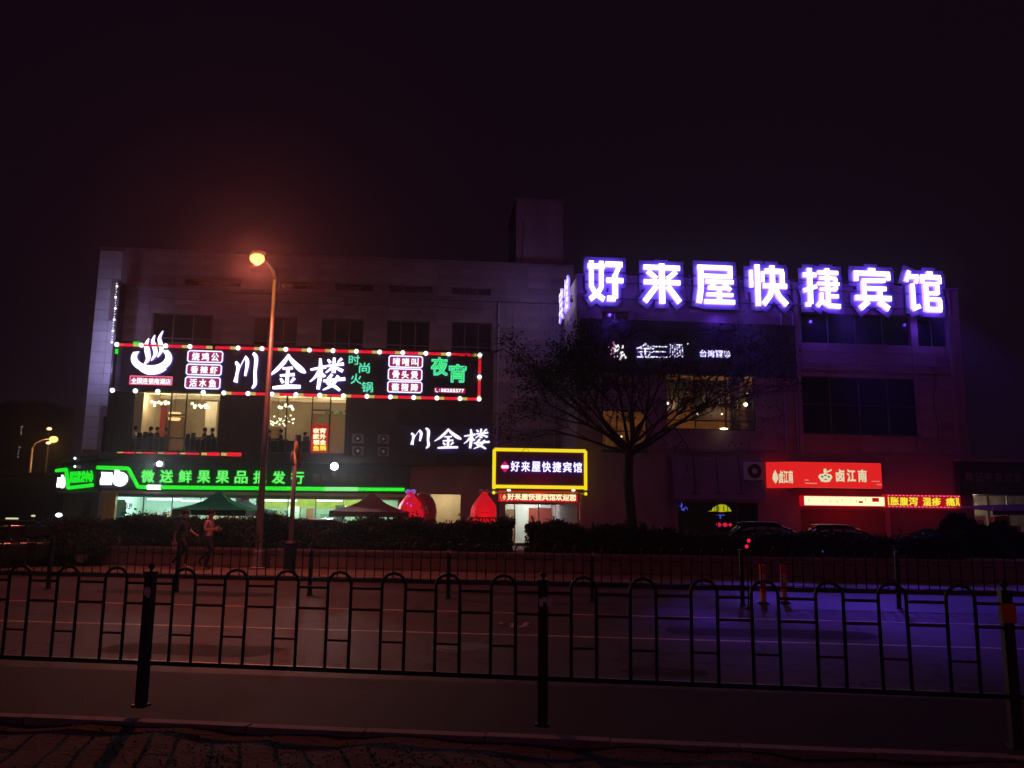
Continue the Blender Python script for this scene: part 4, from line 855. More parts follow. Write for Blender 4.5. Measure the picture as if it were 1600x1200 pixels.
# ================================================================== HOTEL BOX SIGN AND ENTRANCE LED
YS = -6.6
hs = thing('hotel_box_sign', 'dark hotel box sign with seven white characters inside a thick yellow glowing frame', 'sign', WF, (WF.p(772, 730, YS)[0], YS, 3))
x0, x1, z0, z1 = WF.rect(772, 703.5, 915, 761, YS); part('box', MB().box(x0 + .05, x1 - .05, YS + .05, YS + .75, z0 + .05, z1 - .05), M['dark_board'], hs)
part('board', MB().box(x0 + .06, x1 - .06, YS + .03, YS + .048, z0 + .06, z1 - .06), mat('plum_board', (.16, .05, .20), .35), hs)
for a in (((x0, z1), (x1, z1)), ((x0, z0), (x1, z0)), ((x0, z0 - .12), (x0, z1)), ((x1, z0 - .12), (x1, z1))): part('yellow_tube', MB().tube([(a[0][0], YS, a[0][1]), (a[1][0], YS, a[1][1])], .085, 10), M['g_yellow'], hs, smooth=True)
part('brass_rail', MB().tube([(x0, YS, z0 - .3), (x1, YS, z0 - .3)], .045, 8), mat('brass', (.7, .45, .08), .3, .8), hs, smooth=True)
for xx in (x0, x1): part('rail_knob', MB().ball((xx, YS, z0 - .3), .085, 10, 8), M['g_yellow'], hs)
text_row(hs, WF, '好来屋快捷宾馆', 798, 721.5, 909, 737.5, YS + .02, .05, [M['g_white2'], M['g_violet2']], .022, .19)
x_, z_ = WF.p(789, 729.5, YS); part('diamond_emblem', MB().prism([(x_ - .24, z_), (x_, z_ - .28), (x_ + .24, z_), (x_, z_ + .28)], YS - .01, YS + .02), [glow('magenta', (.75, .01, .13), .9)] * 2, hs); part('emblem_bar', MB().box(x_ - .17, x_ + .17, YS - .03, YS - .012, z_ - .07, z_ + .07), M['g_white2'], hs)
x0, x1, z0, z1 = WF.rect(779, 767, 903, 784.5, -6.3); he = thing('led_banner', 'red scrolling LED banner over the hotel entrance below the yellow framed sign', 'sign', WF, (x0, -6.3, z0))
part('banner', MB().box(x0, x1, -6.3, -6.1, z0, z1), M['g_redbg'], he); text_row(he, WF, '好来屋快捷宾馆欢迎您', 793, 770, 900, 782, -6.305, .02, [M['g_led']] * 2, .035, .03)
text_row(he, WF, '小', 785.5, 772, 790.5, 781, -6.305, .02, [M['g_led']] * 2, .03)
for sx in (-1, 1):
    mb = MB(); a0, a1, c0_, c1 = WF.rect(783, 769, 793, 783, -6.305); ribbon(mb, [(50 + sx * 30, 100, 10), (50 + sx * 55, 75, 10), (50 + sx * 60, 50, 10), (50 + sx * 55, 25, 10), (50 + sx * 30, 0, 10)], -6.32, -6.305, (a1 - a0) / 100, (c1 - c0_) / 100, a0, c0_); part('bracket_mark', mb, glow('led_orange', (1, .2, .04), 1), he)
for px in (795, 896): x_, z_ = WF.p(px, 766, -6.4); t = thing('spot_lamp', 'small white spot lamp under the box sign, ' + ('left end of the LED banner' if px < 800 else 'right end of the LED banner'), 'lamp', WF, (x_, -6.4, z_)); part('lamp_face', MB().ball((x_, -6.4, z_), .07, 8, 6, (1.4, 1, .7)), M['g_bulb'], t); part('stem', MB().box(x_ - .02, x_ + .02, -6.4, -6.36, z_ + .04, z_ + .14), M['frame'], t)
lamp('led_banner_light', 'POINT', WF.w((x0 + x1) / 2, -7.2, 2.3), 40, (1, .02, .035), size=.5)
cp = thing('entrance_canopy', 'dark canopy posts and beam carrying the hotel box sign over the entrance', 'canopy', WF, (x0, -6.2, 0))
for px in (778, 908): x_ = WF.p(px, 800, -6.1)[0]; part('post', MB().box(x_ - .06, x_ + .06, -6.05, -5.93, 0, 2.74), M['galv'] if px > 900 else M['frame'], cp)
a0, a1 = WF.p(776, 765, -6.1)[0], WF.p(911, 765, -6.1)[0]; part('beam', MB().box(a0, a1, -6.06, -5.85, 2.74, 2.92), M['frame'], cp); part('deck', MB().box(a0, 1.62, -5.84, -.77, 2.80, 2.95), M['concrete'], cp)

# ================================================================== BUILDING 2: hotel block
hb = thing('hotel_building', 'three storey hotel block with the giant rooftop letters, right of the restaurant', 'building', HF, (8, 0, 0))
HX0, HX1 = 0.0, HF.p(1497, 470)[0] ; HZR = 13.95
hr = lambda *a: HF.rect(*a)
holesD = [hr(1252, 491, 1422, 538), hr(1434, 495, 1480, 541), hr(940, 487, 983, 503)]; holesD[1] = (holesD[1][0], holesD[1][1], holesD[0][2], holesD[0][3])
big = hr(1254, 590, 1434, 680); litC = hr(1041, 585, 1180, 672); litD = hr(941, 640, 1012, 707)
shopN = hr(1060, 785, 1185, 850); shopS = hr(1252, 797, 1385, 850); shopP = hr(1392, 797, 1490, 850)
shopN, shopS, shopP = [(s[0], s[1], 0, s[3]) for s in (shopN, shopS, shopP)]
mb = MB(); wall_panel(mb, HX0, HX1, -.05, HZR, holesD + [big, litC, litD, shopN, shopS, shopP], 0, .3); part('wall', mb, M['wall2'], hb)
part('side_wall', MB().box(HX0, HX0 + .3, .301, 12, 0, HZR - .001), M['wall2'], hb); part('side_wall', MB().box(HX1 - .3, HX1, .301, 12, 0, HZR - .001), M['wall2'], hb); part('rear_wall', MB().box(HX0 + .301, HX1 - .301, 11.7, 12, 0, HZR - .002), M['wall2'], hb)
part('roof', MB().box(HX0 + .301, HX1 - .301, .302, 11.69, HZR - .7, HZR - .5), M['roof'], hb)
part('coping', MB().box(HX0 - .05, HX1 + .05, -.06, .36, HZR + .001, HZR + .12), M['concrete'], hb)
for z in (4.9, 9.2): part('floor_slab', MB().box(HX0 + .31, HX1 - .31, .31, 11.6, z, z + .25), M['concrete'], hb)
HV = [M['wall2'], mat('hotel_wall_b', (.26, .175, .185), .8, noise=.3, nscale=.8, bump=.2), mat('hotel_wall_c', (.33, .22, .23), .75, noise=.3, nscale=.7, bump=.2)]
facing(hb, HX0 + .01, HX1 - .01, 5.06, 9.29, 1.5, .86, [big, litC, litD], 0, HV); facing(hb, HX0 + .01, HX1 - .01, 9.41, HZR - .01, 1.5, .90, holesD, 0, HV)
for s in holesD + [big]: window(hb, s[0], s[1], s[2], s[3], .12, 4 if s[1] - s[0] > 3 else 2, 1, M['alu'], M['darkglass'], .05)
part('window_grille', MB().box(big[0], big[1], -.10, -.04, big[2] + .0, big[2] + .06).box(big[0], big[1], -.10, -.04, (big[2] + big[3]) / 2, (big[2] + big[3]) / 2 + .06), M['frame'], hb)
window(hb, litC[0], litC[1], litC[2], litC[3], .10, 1, 1, M['frame'], M['glass'], .07, xs=[HF.p(p, 630)[0] for p in (1087, 1135, 1148, 1155)], zs=[HF.p(1110, 611)[1], HF.p(1110, 657)[1]])
window(hb, litD[0], litD[1], litD[2], litD[3], .10, 3, 2, M['frame'], M['glass'], .06)
for k in range(9): x = litD[0] + .1 + (litD[1] - litD[0] - .2) * k / 8; part('window_bar', MB().box(x - .015, x + .015, -.06, -.03, litD[2], litD[2] + 1.3), M['frame'], hb)
hx = lambda px, y=0: HF.p(px, 650, y)[0]
warmw = mat('amber_wall', (.45, .25, .12), .8, noise=.3, nscale=1.5)
part('room_back_wall', MB().box(litD[0] - 1, litC[1] + 1.5, 6, 6.1, 5.16, 9.2), warmw, hb); part('room_ceiling', MB().box(litD[0] - 1, litC[1] + 1.5, .31, 6, 9.05, 9.15), M['brown'], hb)
part('room_partition', MB().box(hx(1133, 2), hx(1149, 2), 1.2, 1.4, 5.16, 9.0), M['frame'], hb); part('room_partition', MB().box(hx(1044, 1.5), hx(1078, 1.5), 2.2, 2.3, 7.3, 9.0), M['frame'], hb)
part('room_partition', MB().box(hx(1085, 2), hx(1130, 2), 2.2, 2.3, 6.9, 9.0), mat('dim_partition', (.05, .035, .04), .7), hb)
part('curtain', MB().box(hx(1152, 1), hx(1163, 1), .8, .9, 5.3, 9.0), mat('amber_curtain', (.42, .27, .14), .9), hb)
for px, py, y, r, lab in ((1043, 630, 1.0, .07, 'at the left edge of the hotel lounge window'), (1090, 647, 1.5, .05, 'low in the middle of the hotel lounge window'), (1125, 630, 1.2, .09, 'left of the partition in the hotel lounge window'), (1128, 647, 1.5, .05, 'low, just left of the lounge window partition'), (1165, 632, .8, .11, 'brightest, in the right pane of the hotel lounge window'), (1131, 670, -.5, .10, 'flat, outside below the hotel lounge window'), (971, 682, .6, .04, 'tiny, behind the tree in the left hotel window')):
    x, z = HF.p(px, py, y); t = thing('hanging_lamp', 'small warm lamp ' + lab, 'lamp', HF, (x, y, z)); part('globe', MB().ball((x, y, z), r, 10, 8, (1, 1, 1) if y > 0 else (2.2, 1, .5)), M['g_warm'], t)
    if y > 0: part('cord', MB().tube([(x, y, z + r * .9), (x, y, 9.04)], .01, 5), M['frame'], t)
    else: part('bracket', MB().box(x - .02, x + .02, y, -.002, z + .05, z + .09), M['frame'], t)
for px, e in ((1165, 110), (1125, 30), (1060, 30), (975, 110)): lamp('lounge_light', 'POINT', HF.w(hx(px, 1.6), 1.6, 7.6), e, (1, .55, .22), size=.15)
# vertical joints, ledges
for px in (1246, 1428, 1487): x = HF.p(px, 560)[0]; part('pilaster', MB().box(x - .10, x + .10, -.07, -.002, 4.9, HZR - .002), M['wall2'], hb)
for z in (5.0, 9.35): part('string_course', MB().box(HX0, HX1, -.05, -.002, z - .05, z + .05), M['concrete'], hb)
# dark fascia board of the noodle restaurant
x0, x1, z0, z1 = hr(906, 503, 1242, 586, -.1); nb = thing('restaurant_fascia', 'wide dark fascia board over the hotel lounge window carrying small lit characters', 'sign', HF, (x0, -.1, z0)); part('board', MB().box(x0, x1, -.14, -.072, z0, z1), M['dark_board'], nb)
for k in range(1, 8): x = x0 + (x1 - x0) * k / 8; part('board_joint', MB().box(x - .015, x + .015, -.150, -.141, z0, z1), M['frame'], nb)
YN = -.20
text_row(nb, HF, '金', 994, 536, 1022, 559, YN, .05, [M['g_white2'], M['g_violet2']], .0); text_row(nb, HF, '三', 1016, 541, 1044, 559, YN, .05, [M['g_white2'], M['g_violet2']], .0); text_row(nb, HF, '顺', 1045, 538, 1068, 559, YN, .05, [M['g_white2'], M['g_violet2']], .0)
text_row(nb, HF, '台湾冒菜', 1093, 547.5, 1141, 558.5, YN, .05, [M['g_white2'], M['g_violet2']], .02, .16)
mb = MB(); x0, x1, z0, z1 = hr(951, 535, 981, 566, YN)
mp = MB(); 
for k in range(46):
    a, b_ = random.gauss(.45, .2), random.gauss(.55, .22); d = math.hypot(a - .45, b_ - .55); 
    if not (0 < a < 1 and 0 < b_ < 1): continue
    (mp if a < .3 else mb).ball((x0 + a * (x1 - x0), YN, z0 + b_ * (z1 - z0)), random.uniform(.035, .06), 6, 4, (1, .6, 1.3))
part('flower_emblem_petals', mp, M['g_pink'], nb); part('flower_emblem_core', mb, M['g_white2'], nb)
x_, z_ = HF.p(1075, 537.5, YN); part('dot', MB().ball((x_, YN, z_), .04, 8, 6), M['g_bulb'], nb)
for px in (1222, 1240): x = HF.p(px, 560)[0]; part('drainpipe', MB().tube([(x, -.09, 4.9), (x, -.09, 12.3)], .045, 8), M['galv'], hb)
x0_, x1_ = HF.p(1248, 545)[0], HF.p(1488, 555)[0]; part('cable', MB().tube([(x0_ + (x1_ - x0_) * k / 12, -.06, 9.75 - .10 * math.sin(math.pi * (k % 4) / 4)) for k in range(13)], .014, 5), M['iron'], hb)
part('cable', MB().tube([(x1_ - 1.2 + .1 * math.sin(k), -.06, 9.7 - .42 * k) for k in range(11)], .012, 5), M['iron'], hb)
# giant rooftop letters
G = {}
def L_(*p, w=12): return [(x, y, w) for x, y in p]
G['好'] = [L_((10, 99), (10, 36), (22, 18), (46, 4), w=13), L_((38, 99), (38, 34), (26, 18), (6, 4), w=13), L_((0, 86), (48, 86), w=12), L_((50, 92), (98, 92), w=13), L_((90, 90), (76, 62), w=12), L_((77, 66), (77, 8), w=15), L_((77, 7), (54, 7), w=13), L_((52, 52), (100, 52), w=12)]
G['来'] = [L_((2, 90), (98, 90), w=12), L_((50, 100), (50, 0), w=15), L_((12, 80), (36, 62), w=12), L_((88, 80), (64, 62), w=12), L_((2, 53), (98, 53), w=12), L_((36, 44), (4, 4), w=14), L_((64, 44), (96, 4), w=14)]
G['屋'] = [L_((4, 93), (96, 93), w=12), L_((90, 93), (90, 70), w=12), L_((10, 71), (96, 71), w=11), L_((12, 93), (12, 40), (6, 2), w=14), L_((24, 57), (98, 57), w=10), L_((50, 55), (34, 40), w=10), L_((30, 41), (82, 41), w=9), L_((72, 52), (90, 36), w=10), L_((60, 41), (60, 6), w=12), L_((26, 24), (96, 24), w=9), L_((20, 6), (100, 6), w=11)]
G['快'] = [L_((22, 100), (22, 0), w=13), L_((5, 86), (5, 44), w=9), L_((36, 84), (36, 58), w=8), L_((62, 99), (62, 50), w=13), L_((42, 85), (92, 85), w=12), L_((88, 85), (88, 48), w=12), L_((36, 49), (100, 49), w=12), L_((62, 50), (54, 26), (36, 4), w=13), L_((66, 48), (78, 24), (98, 4), w=13)]
G['捷'] = [L_((20, 99), (20, 10), w=13), L_((20, 8), (6, 8), w=10), L_((2, 82), (38, 82), w=11), L_((2, 42), (38, 54), w=10), L_((68, 100), (68, 8), w=12), L_((42, 89), (98, 89), w=10), L_((46, 75), (92, 75), w=8), L_((90, 75), (90, 47), w=10), L_((40, 61), (100, 61), w=8), L_((46, 47), (92, 47), w=8), L_((68, 30), (96, 30), w=9), L_((50, 38), (48, 18), (38, 4), w=10), L_((48, 18), (70, 6), (100, 5), w=11)]
G['宾'] = [L_((50, 100), (50, 90), w=18), L_((2, 87), (98, 87), w=11), L_((7, 87), (7, 68), w=11), L_((93, 87), (93, 72), w=11), L_((22, 69), (84, 71), w=10), L_((26, 68), (26, 30), w=12), L_((24, 51), (86, 51), w=10), L_((68, 50), (68, 30), w=12), L_((2, 28), (98, 28), w=12), L_((36, 20), (14, 3), w=13), L_((64, 20), (90, 3), w=13)]
G['馆'] = [L_((14, 100), (4, 74), w=10), L_((8, 86), (38, 86), w=11), L_((36, 86), (30, 70), w=9), L_((20, 68), (20, 6), w=12), L_((18, 6), (38, 14), w=11), L_((70, 100), (70, 90), w=16), L_((44, 86), (100, 86), w=11), L_((48, 86), (48, 70), w=10), L_((96, 86), (96, 70), w=10), L_((56, 72), (56, 2), w=13), L_((56, 69), (90, 69), w=9), L_((88, 69), (88, 44), w=11), L_((56, 46), (90, 46), w=9), L_((56, 31), (96, 31), w=9), L_((92, 31), (92, 6), w=12), L_((56, 6), (96, 6), w=12)]
roofs = thing('rooftop_sign', 'giant white violet haloed hotel name letters along the roof edge of the hotel block', 'sign', HF, (HX0 + .4, -.6, 12.4))
YR = -.21
M['halo_catch'] = mat('pale_halo_catch', (.22, .21, .26), .85, spec=.1)
for ch, l, t_, r, b in (('好', 918, 408.5, 973, 471.5), ('来', 1004, 413, 1063, 475), ('屋', 1087, 415, 1146, 476), ('快', 1170, 415, 1228, 479), ('捷', 1253, 420, 1310, 482), ('宾', 1333, 420, 1391, 485), ('馆', 1413, 425, 1469, 488)):
    strokes(roofs, HF, G[ch], l, t_, r, b, YR, .14, [M['g_white'], M['g_violet']], smooth=False)
    wide = []
    for s_ in G[ch]:                     # plate added behind each letter to imitate its glow, lit by its edges
        P_ = [list(q) for q in s_]; 
        for e_, n_ in ((0, 1), (-1, -2)):
            dx_, dz_ = P_[e_][0] - P_[n_][0], P_[e_][1] - P_[n_][1]; h_ = math.hypot(dx_, dz_); P_[e_][0] += dx_ / h_ * 11; P_[e_][1] += dz_ / h_ * 11
        wide.append([(q[0], q[1], 36) for q in P_])
    strokes(roofs, HF, wide, l, t_, r, b, -.10, .012, [M['halo_catch'], M['halo_catch']], name='glow_plate', smooth=False)
for z in (12.75, 13.6, 14.15): part('support_rail', MB().box(HF.p(914, 440)[0], HF.p(1472, 455)[0], YR + .05, YR + .09, z, z + .05), M['frame'], roofs)
for k in range(15): x = HF.p(920 + 39 * k, 450)[0]; part('support_post', MB().box(x - .03, x + .03, -.095, -.062, 12.5, 14.3), M['frame'], roofs)
SF = Frame(HF.w(0, 0, 0).x, HF.w(0, 0, 0).y, 5.3 - 90)
side = thing('rooftop_sign', 'narrow foreshortened white rooftop lettering on the left flank of the hotel block', 'sign', HF, (HX0 - .2, 2, 12.4))
# letters on the flank: built facing left
def flank(ch, y0, y1, z0, z1):
    v, f, nz = glyph(ch, .02); mb = MB(); mb.v = [(HX0 - .25 - c * .1, y1 - a * (y1 - y0), z0 + b * (z1 - z0)) for a, b, c in v]; mb.f = f; mb.m = [0 if n else 1 for n in nz]; part('letter', mb, [M['g_white2'], M['g_violet2']], side)
flank('宾', 2.6, 4.0, 12.3, 14.2); flank('馆', .7, 2.1, 12.4, 14.3)
part('support_rail', MB().box(HX0 - .22, HX0 - .16, .5, 4.2, 13.0, 13.06), M['frame'], side); part('support_post', MB().box(HX0 - .16, HX0 - .002, 1.3, 1.4, 12.9, 13.1), M['frame'], side); part('support_post', MB().box(HX0 - .16, HX0 - .002, 3.2, 3.3, 12.9, 13.1), M['frame'], side)
lamp('rooftop_sign_fill', 'POINT', HF.w(HX0 - 1.0, 2.2, 13.3), 75, (.30, .20, 1.0), size=.1)  # fill added at the flank letters, lifting tower and wing wall
# added violet spots that boost the sign's spill, down on to wall, hedge and road
for px in (960, 1120, 1280, 1430): xx = HF.p(px, 450)[0]; lamp('rooftop_sign_fill', 'SPOT', HF.w(xx, -.9, 12.25), 100, (.14, .05, 1.0), size=.06, aim=HF.w(xx, .8, 9.0), spot=120, blend=1)
for px, tx, ty in ((1150, 3.6, 17.3), (1290, 7.2, 17.3), (1430, 10.8, 17.3)): p = HF.w(HF.p(px, 450)[0], -.9, 12.9); lamp('rooftop_sign_fill', 'SPOT', p, 11000, (.15, .05, 1.0), size=.3, aim=RF.w(tx, ty, RZ), spot=13, blend=1)

# ---- ground floor of the hotel block
x0, x1, z0, z1 = hr(1052, 714, 1194, 780, -.8); aw = thing('shop_awning', 'plain pale sheet awning panel under the hotel lounge, beside the red lit deli sign', 'awning', HF, (x0, -.8, z0))
mb = MB(); mb.quad((x0, -.95, z0), (x1, -.95, z0), (x1, -.45, z1), (x0, -.45, z1)); mb.quad((x1, -.93, z0), (x0, -.93, z0), (x0, -.43, z1), (x1, -.43, z1)); part('sheet', mb, mat('awning_sheet', (.22, .13, .14), .6, noise=.2, nscale=1), aw); part('top_box', MB().box(x0, x1, -.45, -.08, z1 - .03, z1 + .15), M['concrete'], aw)
for k in (1, 2, 3): x = x0 + (x1 - x0) * k / 4; part('strut', MB().tube([(x, -.42, z1 + .1), (x - .1, -1.0, z0 + .3)], .03, 6), M['frame'], aw); part('strut_foot', MB().box(x - .3, x + .1, -1.02, -.98, z0 + .26, z0 + .30), M['frame'], aw)
ac(HF, 1166, 722, 1192, 750, -1.35, 'white air conditioner unit at the right end of the pale awning, beside the red sign')
part('shop_recess', MB().box(shopN[0] - .5, shopP[1], 3, 3.1, 0, 3), M['frame'], hb)
for s, n in ((shopN, 4),): window(hb, s[0], s[1], 0.02, s[3], .12, n, 1, M['frame'], M['glass'], .05)
rsm = mat('red_shutter', (.20, .05, .05), .6)
k = 0; z = .02
while z < shopS[3] - .03: part('shutter_slat', MB().box(shopS[0] + .02, shopS[1] - .02, .10 + .01 * (k % 2), .14, z, z + .115), rsm, hb); z += .12; k += 1
z = .02
while z < shopP[3] - .03: part('shutter_slat', MB().box(shopP[0] + .02, shopP[1] - .02, .10 + .01 * (k % 2), .14, z, z + .115), mat('plum_shutter', (.16, .10, .12), .6), hb); z += .12; k += 1
# neon in the dark shop
x, z = HF.p(1125, 793, .5); ns = thing('neon_sign', 'small yellow neon fish shaped sign inside the dark shop with red lamps below', 'sign', HF, (x, .5, z))
mb = MB(); P = [HF.p(a, b, .5) for a, b in ((1105, 799), (1112, 798), (1114, 793), (1120, 790), (1126, 788), (1134, 789), (1139, 793), (1143, 799), (1136, 799), (1128, 800), (1118, 799))]; mb.prism(P, .48, .5); part('neon_shape', mb, [M['g_neony']] * 2, ns)
for a in (1117, 1123, 1131, 1137): x_, z_ = HF.p(a, 795, .47); part('neon_gap', MB().box(x_ - .02, x_ + .02, .465, .478, z_ - .12, z_ + .14), M['frame'], ns)
x_, z_ = HF.p(1125, 806, .5); part('neon_blue_stroke', MB().box(x_ - .2, x_ + .25, .48, .5, z_ + .02, z_ + .06).box(x_ - .02, x_ + .04, .482, .498, z_ - .14, z_ + .02), M['g_neonb'], ns)
for i, (px, r) in enumerate(((1123, .13), (1133, .12), (1141, .09))): x_, z_ = HF.p(px, 820, .8); t = thing('red_lantern', ('leftmost', 'middle', 'rightmost')[i] + ' of three red lamps low inside the dark shop', 'lantern', HF, (x_, .8, z_)); part('lantern_body', MB().ball((x_, .8, z_), r, 10, 8, (1.1, 1, .85)), M['g_redlamp'], t); part('cord', MB().tube([(x_, .8, z_ + r * .8), (x_, .8, 2.5)], .01, 5), M['frame'], t)
x_, z_ = HF.p(1068, 792, -.1); bn = thing('neon_sign', 'faint blue scribbled neon sign at the left edge of the dark shop', 'sign', HF, (x_, -.1, z_)); mb = MB(); ribbon(mb, [(0, 60, 6), (30, 55, 6), (25, 90, 6), (28, 20, 6), (60, 40, 5), (50, 10, 6), (80, 50, 5), (100, 20, 6)], -.12, -.1, .004, .005, x_ - .2, z_ - .25); part('neon_stroke', mb, M['g_neonb'], bn)
# red deli sign: front and angled side
YD = -1.1
x0, x1, z0, z1 = hr(1239, 722.5, 1378, 762.5, YD); dsn = thing('deli_sign', 'red lit lightbox sign with three cream characters and a round face emblem, wrapping a corner', 'sign', HF, (x0, YD, z0))
part('lightbox', MB().box(x0, x1, YD, YD + .3, z0, z1), M['g_lightbox'], dsn, bevel=.04); part('frame', MB().box(x0, x1 + .06, YD + .302, YD + .4, z0 - .06, z1 + .06), M['frame'], dsn); part('back_box', MB().box(x0 + .1, x1, YD + .402, -.075, z0 - .05, z1), M['dark_board'], dsn)
mb = MB(); sx0 = x0 - .02; P1, P2 = (sx0, YD + .02), (sx0 - 1.55, YD + 1.0)
text_row(dsn, HF, '卤江南', 1306, 733.5, 1354, 753, YD, .02, [M['g_cream']] * 2, .035, .28)
def emblem(cx, cz, s, mk, q=1.0):
    a = MB(); a.prism([mk(cx - s, cz + .1 * s), (mk(cx - .75 * s, cz + .42 * s)), mk(cx, cz + .55 * s), mk(cx + .75 * s, cz + .42 * s), mk(cx + s, cz + .1 * s), mk(cx + .6 * s, cz - .55 * s), mk(cx, cz - .65 * s), mk(cx - .6 * s, cz - .55 * s)], YD - .02, YD); return a
mk = lambda a, b: (a, b)
cx, cz = HF.p(1289.5, 746, YD); s_ = .37; part('emblem_plate', emblem(cx, cz, s_, mk), [M['g_cream']] * 2, dsn)
part('emblem_top', MB().prism([(cx - .06, cz + .19), (cx + .06, cz + .19), (cx + .08, cz + .4), (cx, cz + .45), (cx - .08, cz + .38)], YD - .018, YD).prism([(cx + .06, cz + .22), (cx + .34, cz + .34), (cx + .36, cz + .42), (cx + .08, cz + .30)], YD - .014, YD), [M['g_cream']] * 2, dsn)
part('emblem_eyes', MB().box(cx - .22, cx - .12, YD - .03, YD - .021, cz + .0, cz + .07).box(cx + .12, cx + .22, YD - .03, YD - .021, cz + .0, cz + .07).box(cx - .07, cx + .07, YD - .03, YD - .021, cz - .12, cz - .08), M['redpanel'], dsn); part('emblem_brow', MB().box(cx - .06, cx + .06, YD - .03, YD - .021, cz + .08, cz + .13), mat('emblem_green', (.03, .3, .12), .5), dsn)
pale = glow('faint_pink_print', (.85, .25, .2), .9); 
for px, py, w, h in ((1257, 750, .22, .05), (1258, 755, .62, .06), (1362, 752, .42, .04), (1370, 757, .26, .05)): x_, z_ = HF.p(px, py, YD); part('small_print', MB().box(x_, x_ + w, YD - .004, YD - .001, z_ - h / 2, z_ + h / 2), pale, dsn)
# angled side face as its own frame
p1 = HF.w(x0 - .01, YD + .01, 0); DF = Frame(p1.x, p1.y, -28.0); xl, _ = DF.p(1197, 745); 
ds2 = thing('deli_sign', 'short angled red lightbox with cramped emblem and characters, left end of the long red sign', 'sign', DF, (xl, 0, z0)); part('lightbox', MB().box(xl, -.01, 0.001, .28, z0 - .02, z1), M['g_lightbox'], ds2, bevel=.04)
text_row(ds2, DF, '卤江南', 1217, 735, 1239, 755, -.0, .02, [M['g_cream']] * 2, .035, .1); q = DF.rect(1207, 734, 1216, 756); part('emblem_plate', MB().prism([(q[0], (q[2] + q[3]) / 2 - .1), ((q[0] + q[1]) / 2, q[2]), (q[1], (q[2] + q[3]) / 2 - .1), (q[1] - .04, (q[2] + q[3]) / 2 + .12), ((q[0] + q[1]) / 2, q[3]), (q[0] + .03, (q[2] + q[3]) / 2 + .12)], -.02, 0), [M['g_cream']] * 2, ds2)
# LED strips
x0, x1, z0, z1 = hr(1257, 776, 1382, 790, -.6); l1 = thing('led_strip', 'overexposed yellow white LED strip with a few red gaps below the long red sign', 'sign', HF, (x0, -.6, z0)); part('housing', MB().box(x0 - .04, x1 + .04, -.58, -.1, z0 - .04, z1 + .04), M['g_redbg'], l1); part('led_field', MB().box(x0, x1, -.6, -.582, z0, z1), M['g_led'], l1)
for px, py, w, h in ((1345, 784.5, .22, .1), (1368, 781, .36, .2), (1264, 782, .03, .12), (1286, 783, .02, .1), (1297, 783, .03, .1), (1308, 784, .03, .1), (1316, 781, .03, .08), (1329, 780, .05, .04), (1338, 783, .02, .14), (1352, 780, .03, .1)):
    x_, z_ = HF.p(px, py, -.6); part('dark_gap', MB().box(x_ - w / 2, x_ + w / 2, -.606, -.601, z_ - h / 2, z_ + h / 2), M['g_redbg'] if w > .1 else mat('led_olive', (.3, .3, .02), .5), l1)
x0, x1, z0, z1 = hr(1386, 773, 1501, 794, -.6); l2 = thing('led_strip', 'red LED banner with yellow scrolling characters and dashed border right of the bright strip', 'sign', HF, (x0, -.6, z0)); part('housing', MB().box(x0, x1, -.6, -.1, z0, z1), M['g_redbg'], l2)
for i, (ch, a, b) in enumerate((('|', 1387.5, 1389), ('胀', 1391, 1405), ('腹', 1406, 1419), ('泻', 1420, 1434), ('湿', 1442, 1455), ('疹', 1456, 1470), ('痛', 1478, 1492), ('风', 1493, 1499))): text_row(l2, HF, ch, a, 776.5 + i * .2, b, 789.5 + i * .2, -.605, .012, [M['g_ledy']] * 2, .03)
for k in range(20):
    for zz in (z0 + .06, z1 - .06): x_ = x0 + (x1 - x0) * (k + .3) / 20; part('border_dash', MB().box(x_, x_ + .1, -.608, -.601, zz - .012, zz + .012), M['g_pink'], l2)
lamp('led_strip_light', 'POINT', HF.w(HF.p(1320, 783)[0], -1.6, 2.3), 34, (1, .012, .03), size=.4); lamp('led_strip_light', 'POINT', HF.w(HF.p(1440, 783)[0], -1.5, 2.4), 14, (1, .012, .03), size=.4); lamp('deli_sign_light', 'POINT', HF.w(HF.p(1300, 745)[0], -2.2, 4.0), 14, (1, .03, .03), size=.4)
# right: low annexe with unlit sign and lit stall
ax0 = HF.p(1500, 760, -.4)[0]; an = thing('annexe', 'low dark single storey shop row with an unlit sign at the right edge', 'building', HF, (ax0, -.4, 0))
part('wall', MB().box(ax0 + .2, ax0 + 9, 3.2, 3.5, 0, 3.0), mat('stall_wall', (.40, .36, .30), .8, noise=.5, nscale=3), an); part('fascia', MB().box(ax0, ax0 + 9, -.4, 0.1, 2.95, 4.65), M['dark_board'], an); part('roof', MB().box(ax0, ax0 + 9, -.6, 6, 4.651, 4.8), M['concrete'], an); part('side_wall', MB().box(ax0 + .02, ax0 + .19, .12, 6, 0, 2.94), M['concrete'], an)
us = mat('unlit_letter_grey', (.22, .17, .22), .5); text_row(an, HF, '精记牛杂炊饭店', 1508, 739, 1612, 753, -.41, .03, [us, us], .01, .25)
for px in (1502, 1520, 1550, 1580): x = HF.p(px, 800, 0)[0]; part('post', MB().box(x - .04, x + .04, .2, .28, 0, 2.94), M['frame'], an)
nt_ = thing('notice', 'white stall notice with a red character beyond the dark shrubs at the right edge', 'sign', HF, (HF.p(1530, 815, .5)[0], .5, 1)); x0, x1, z0, z1 = hr(1522, 806, 1541, 828, .5); part('board', MB().box(x0, x1, .5, .53, z0, z1), M['white'], nt_); text_row(nt_, HF, '伊', 1526, 812, 1538, 824, .49, .01, [pr] * 2, .03)
lamp('stall_light', 'POINT', HF.w(HF.p(1550, 800)[0], 1.5, 2.5), 60, (1, .80, .62), size=.2)
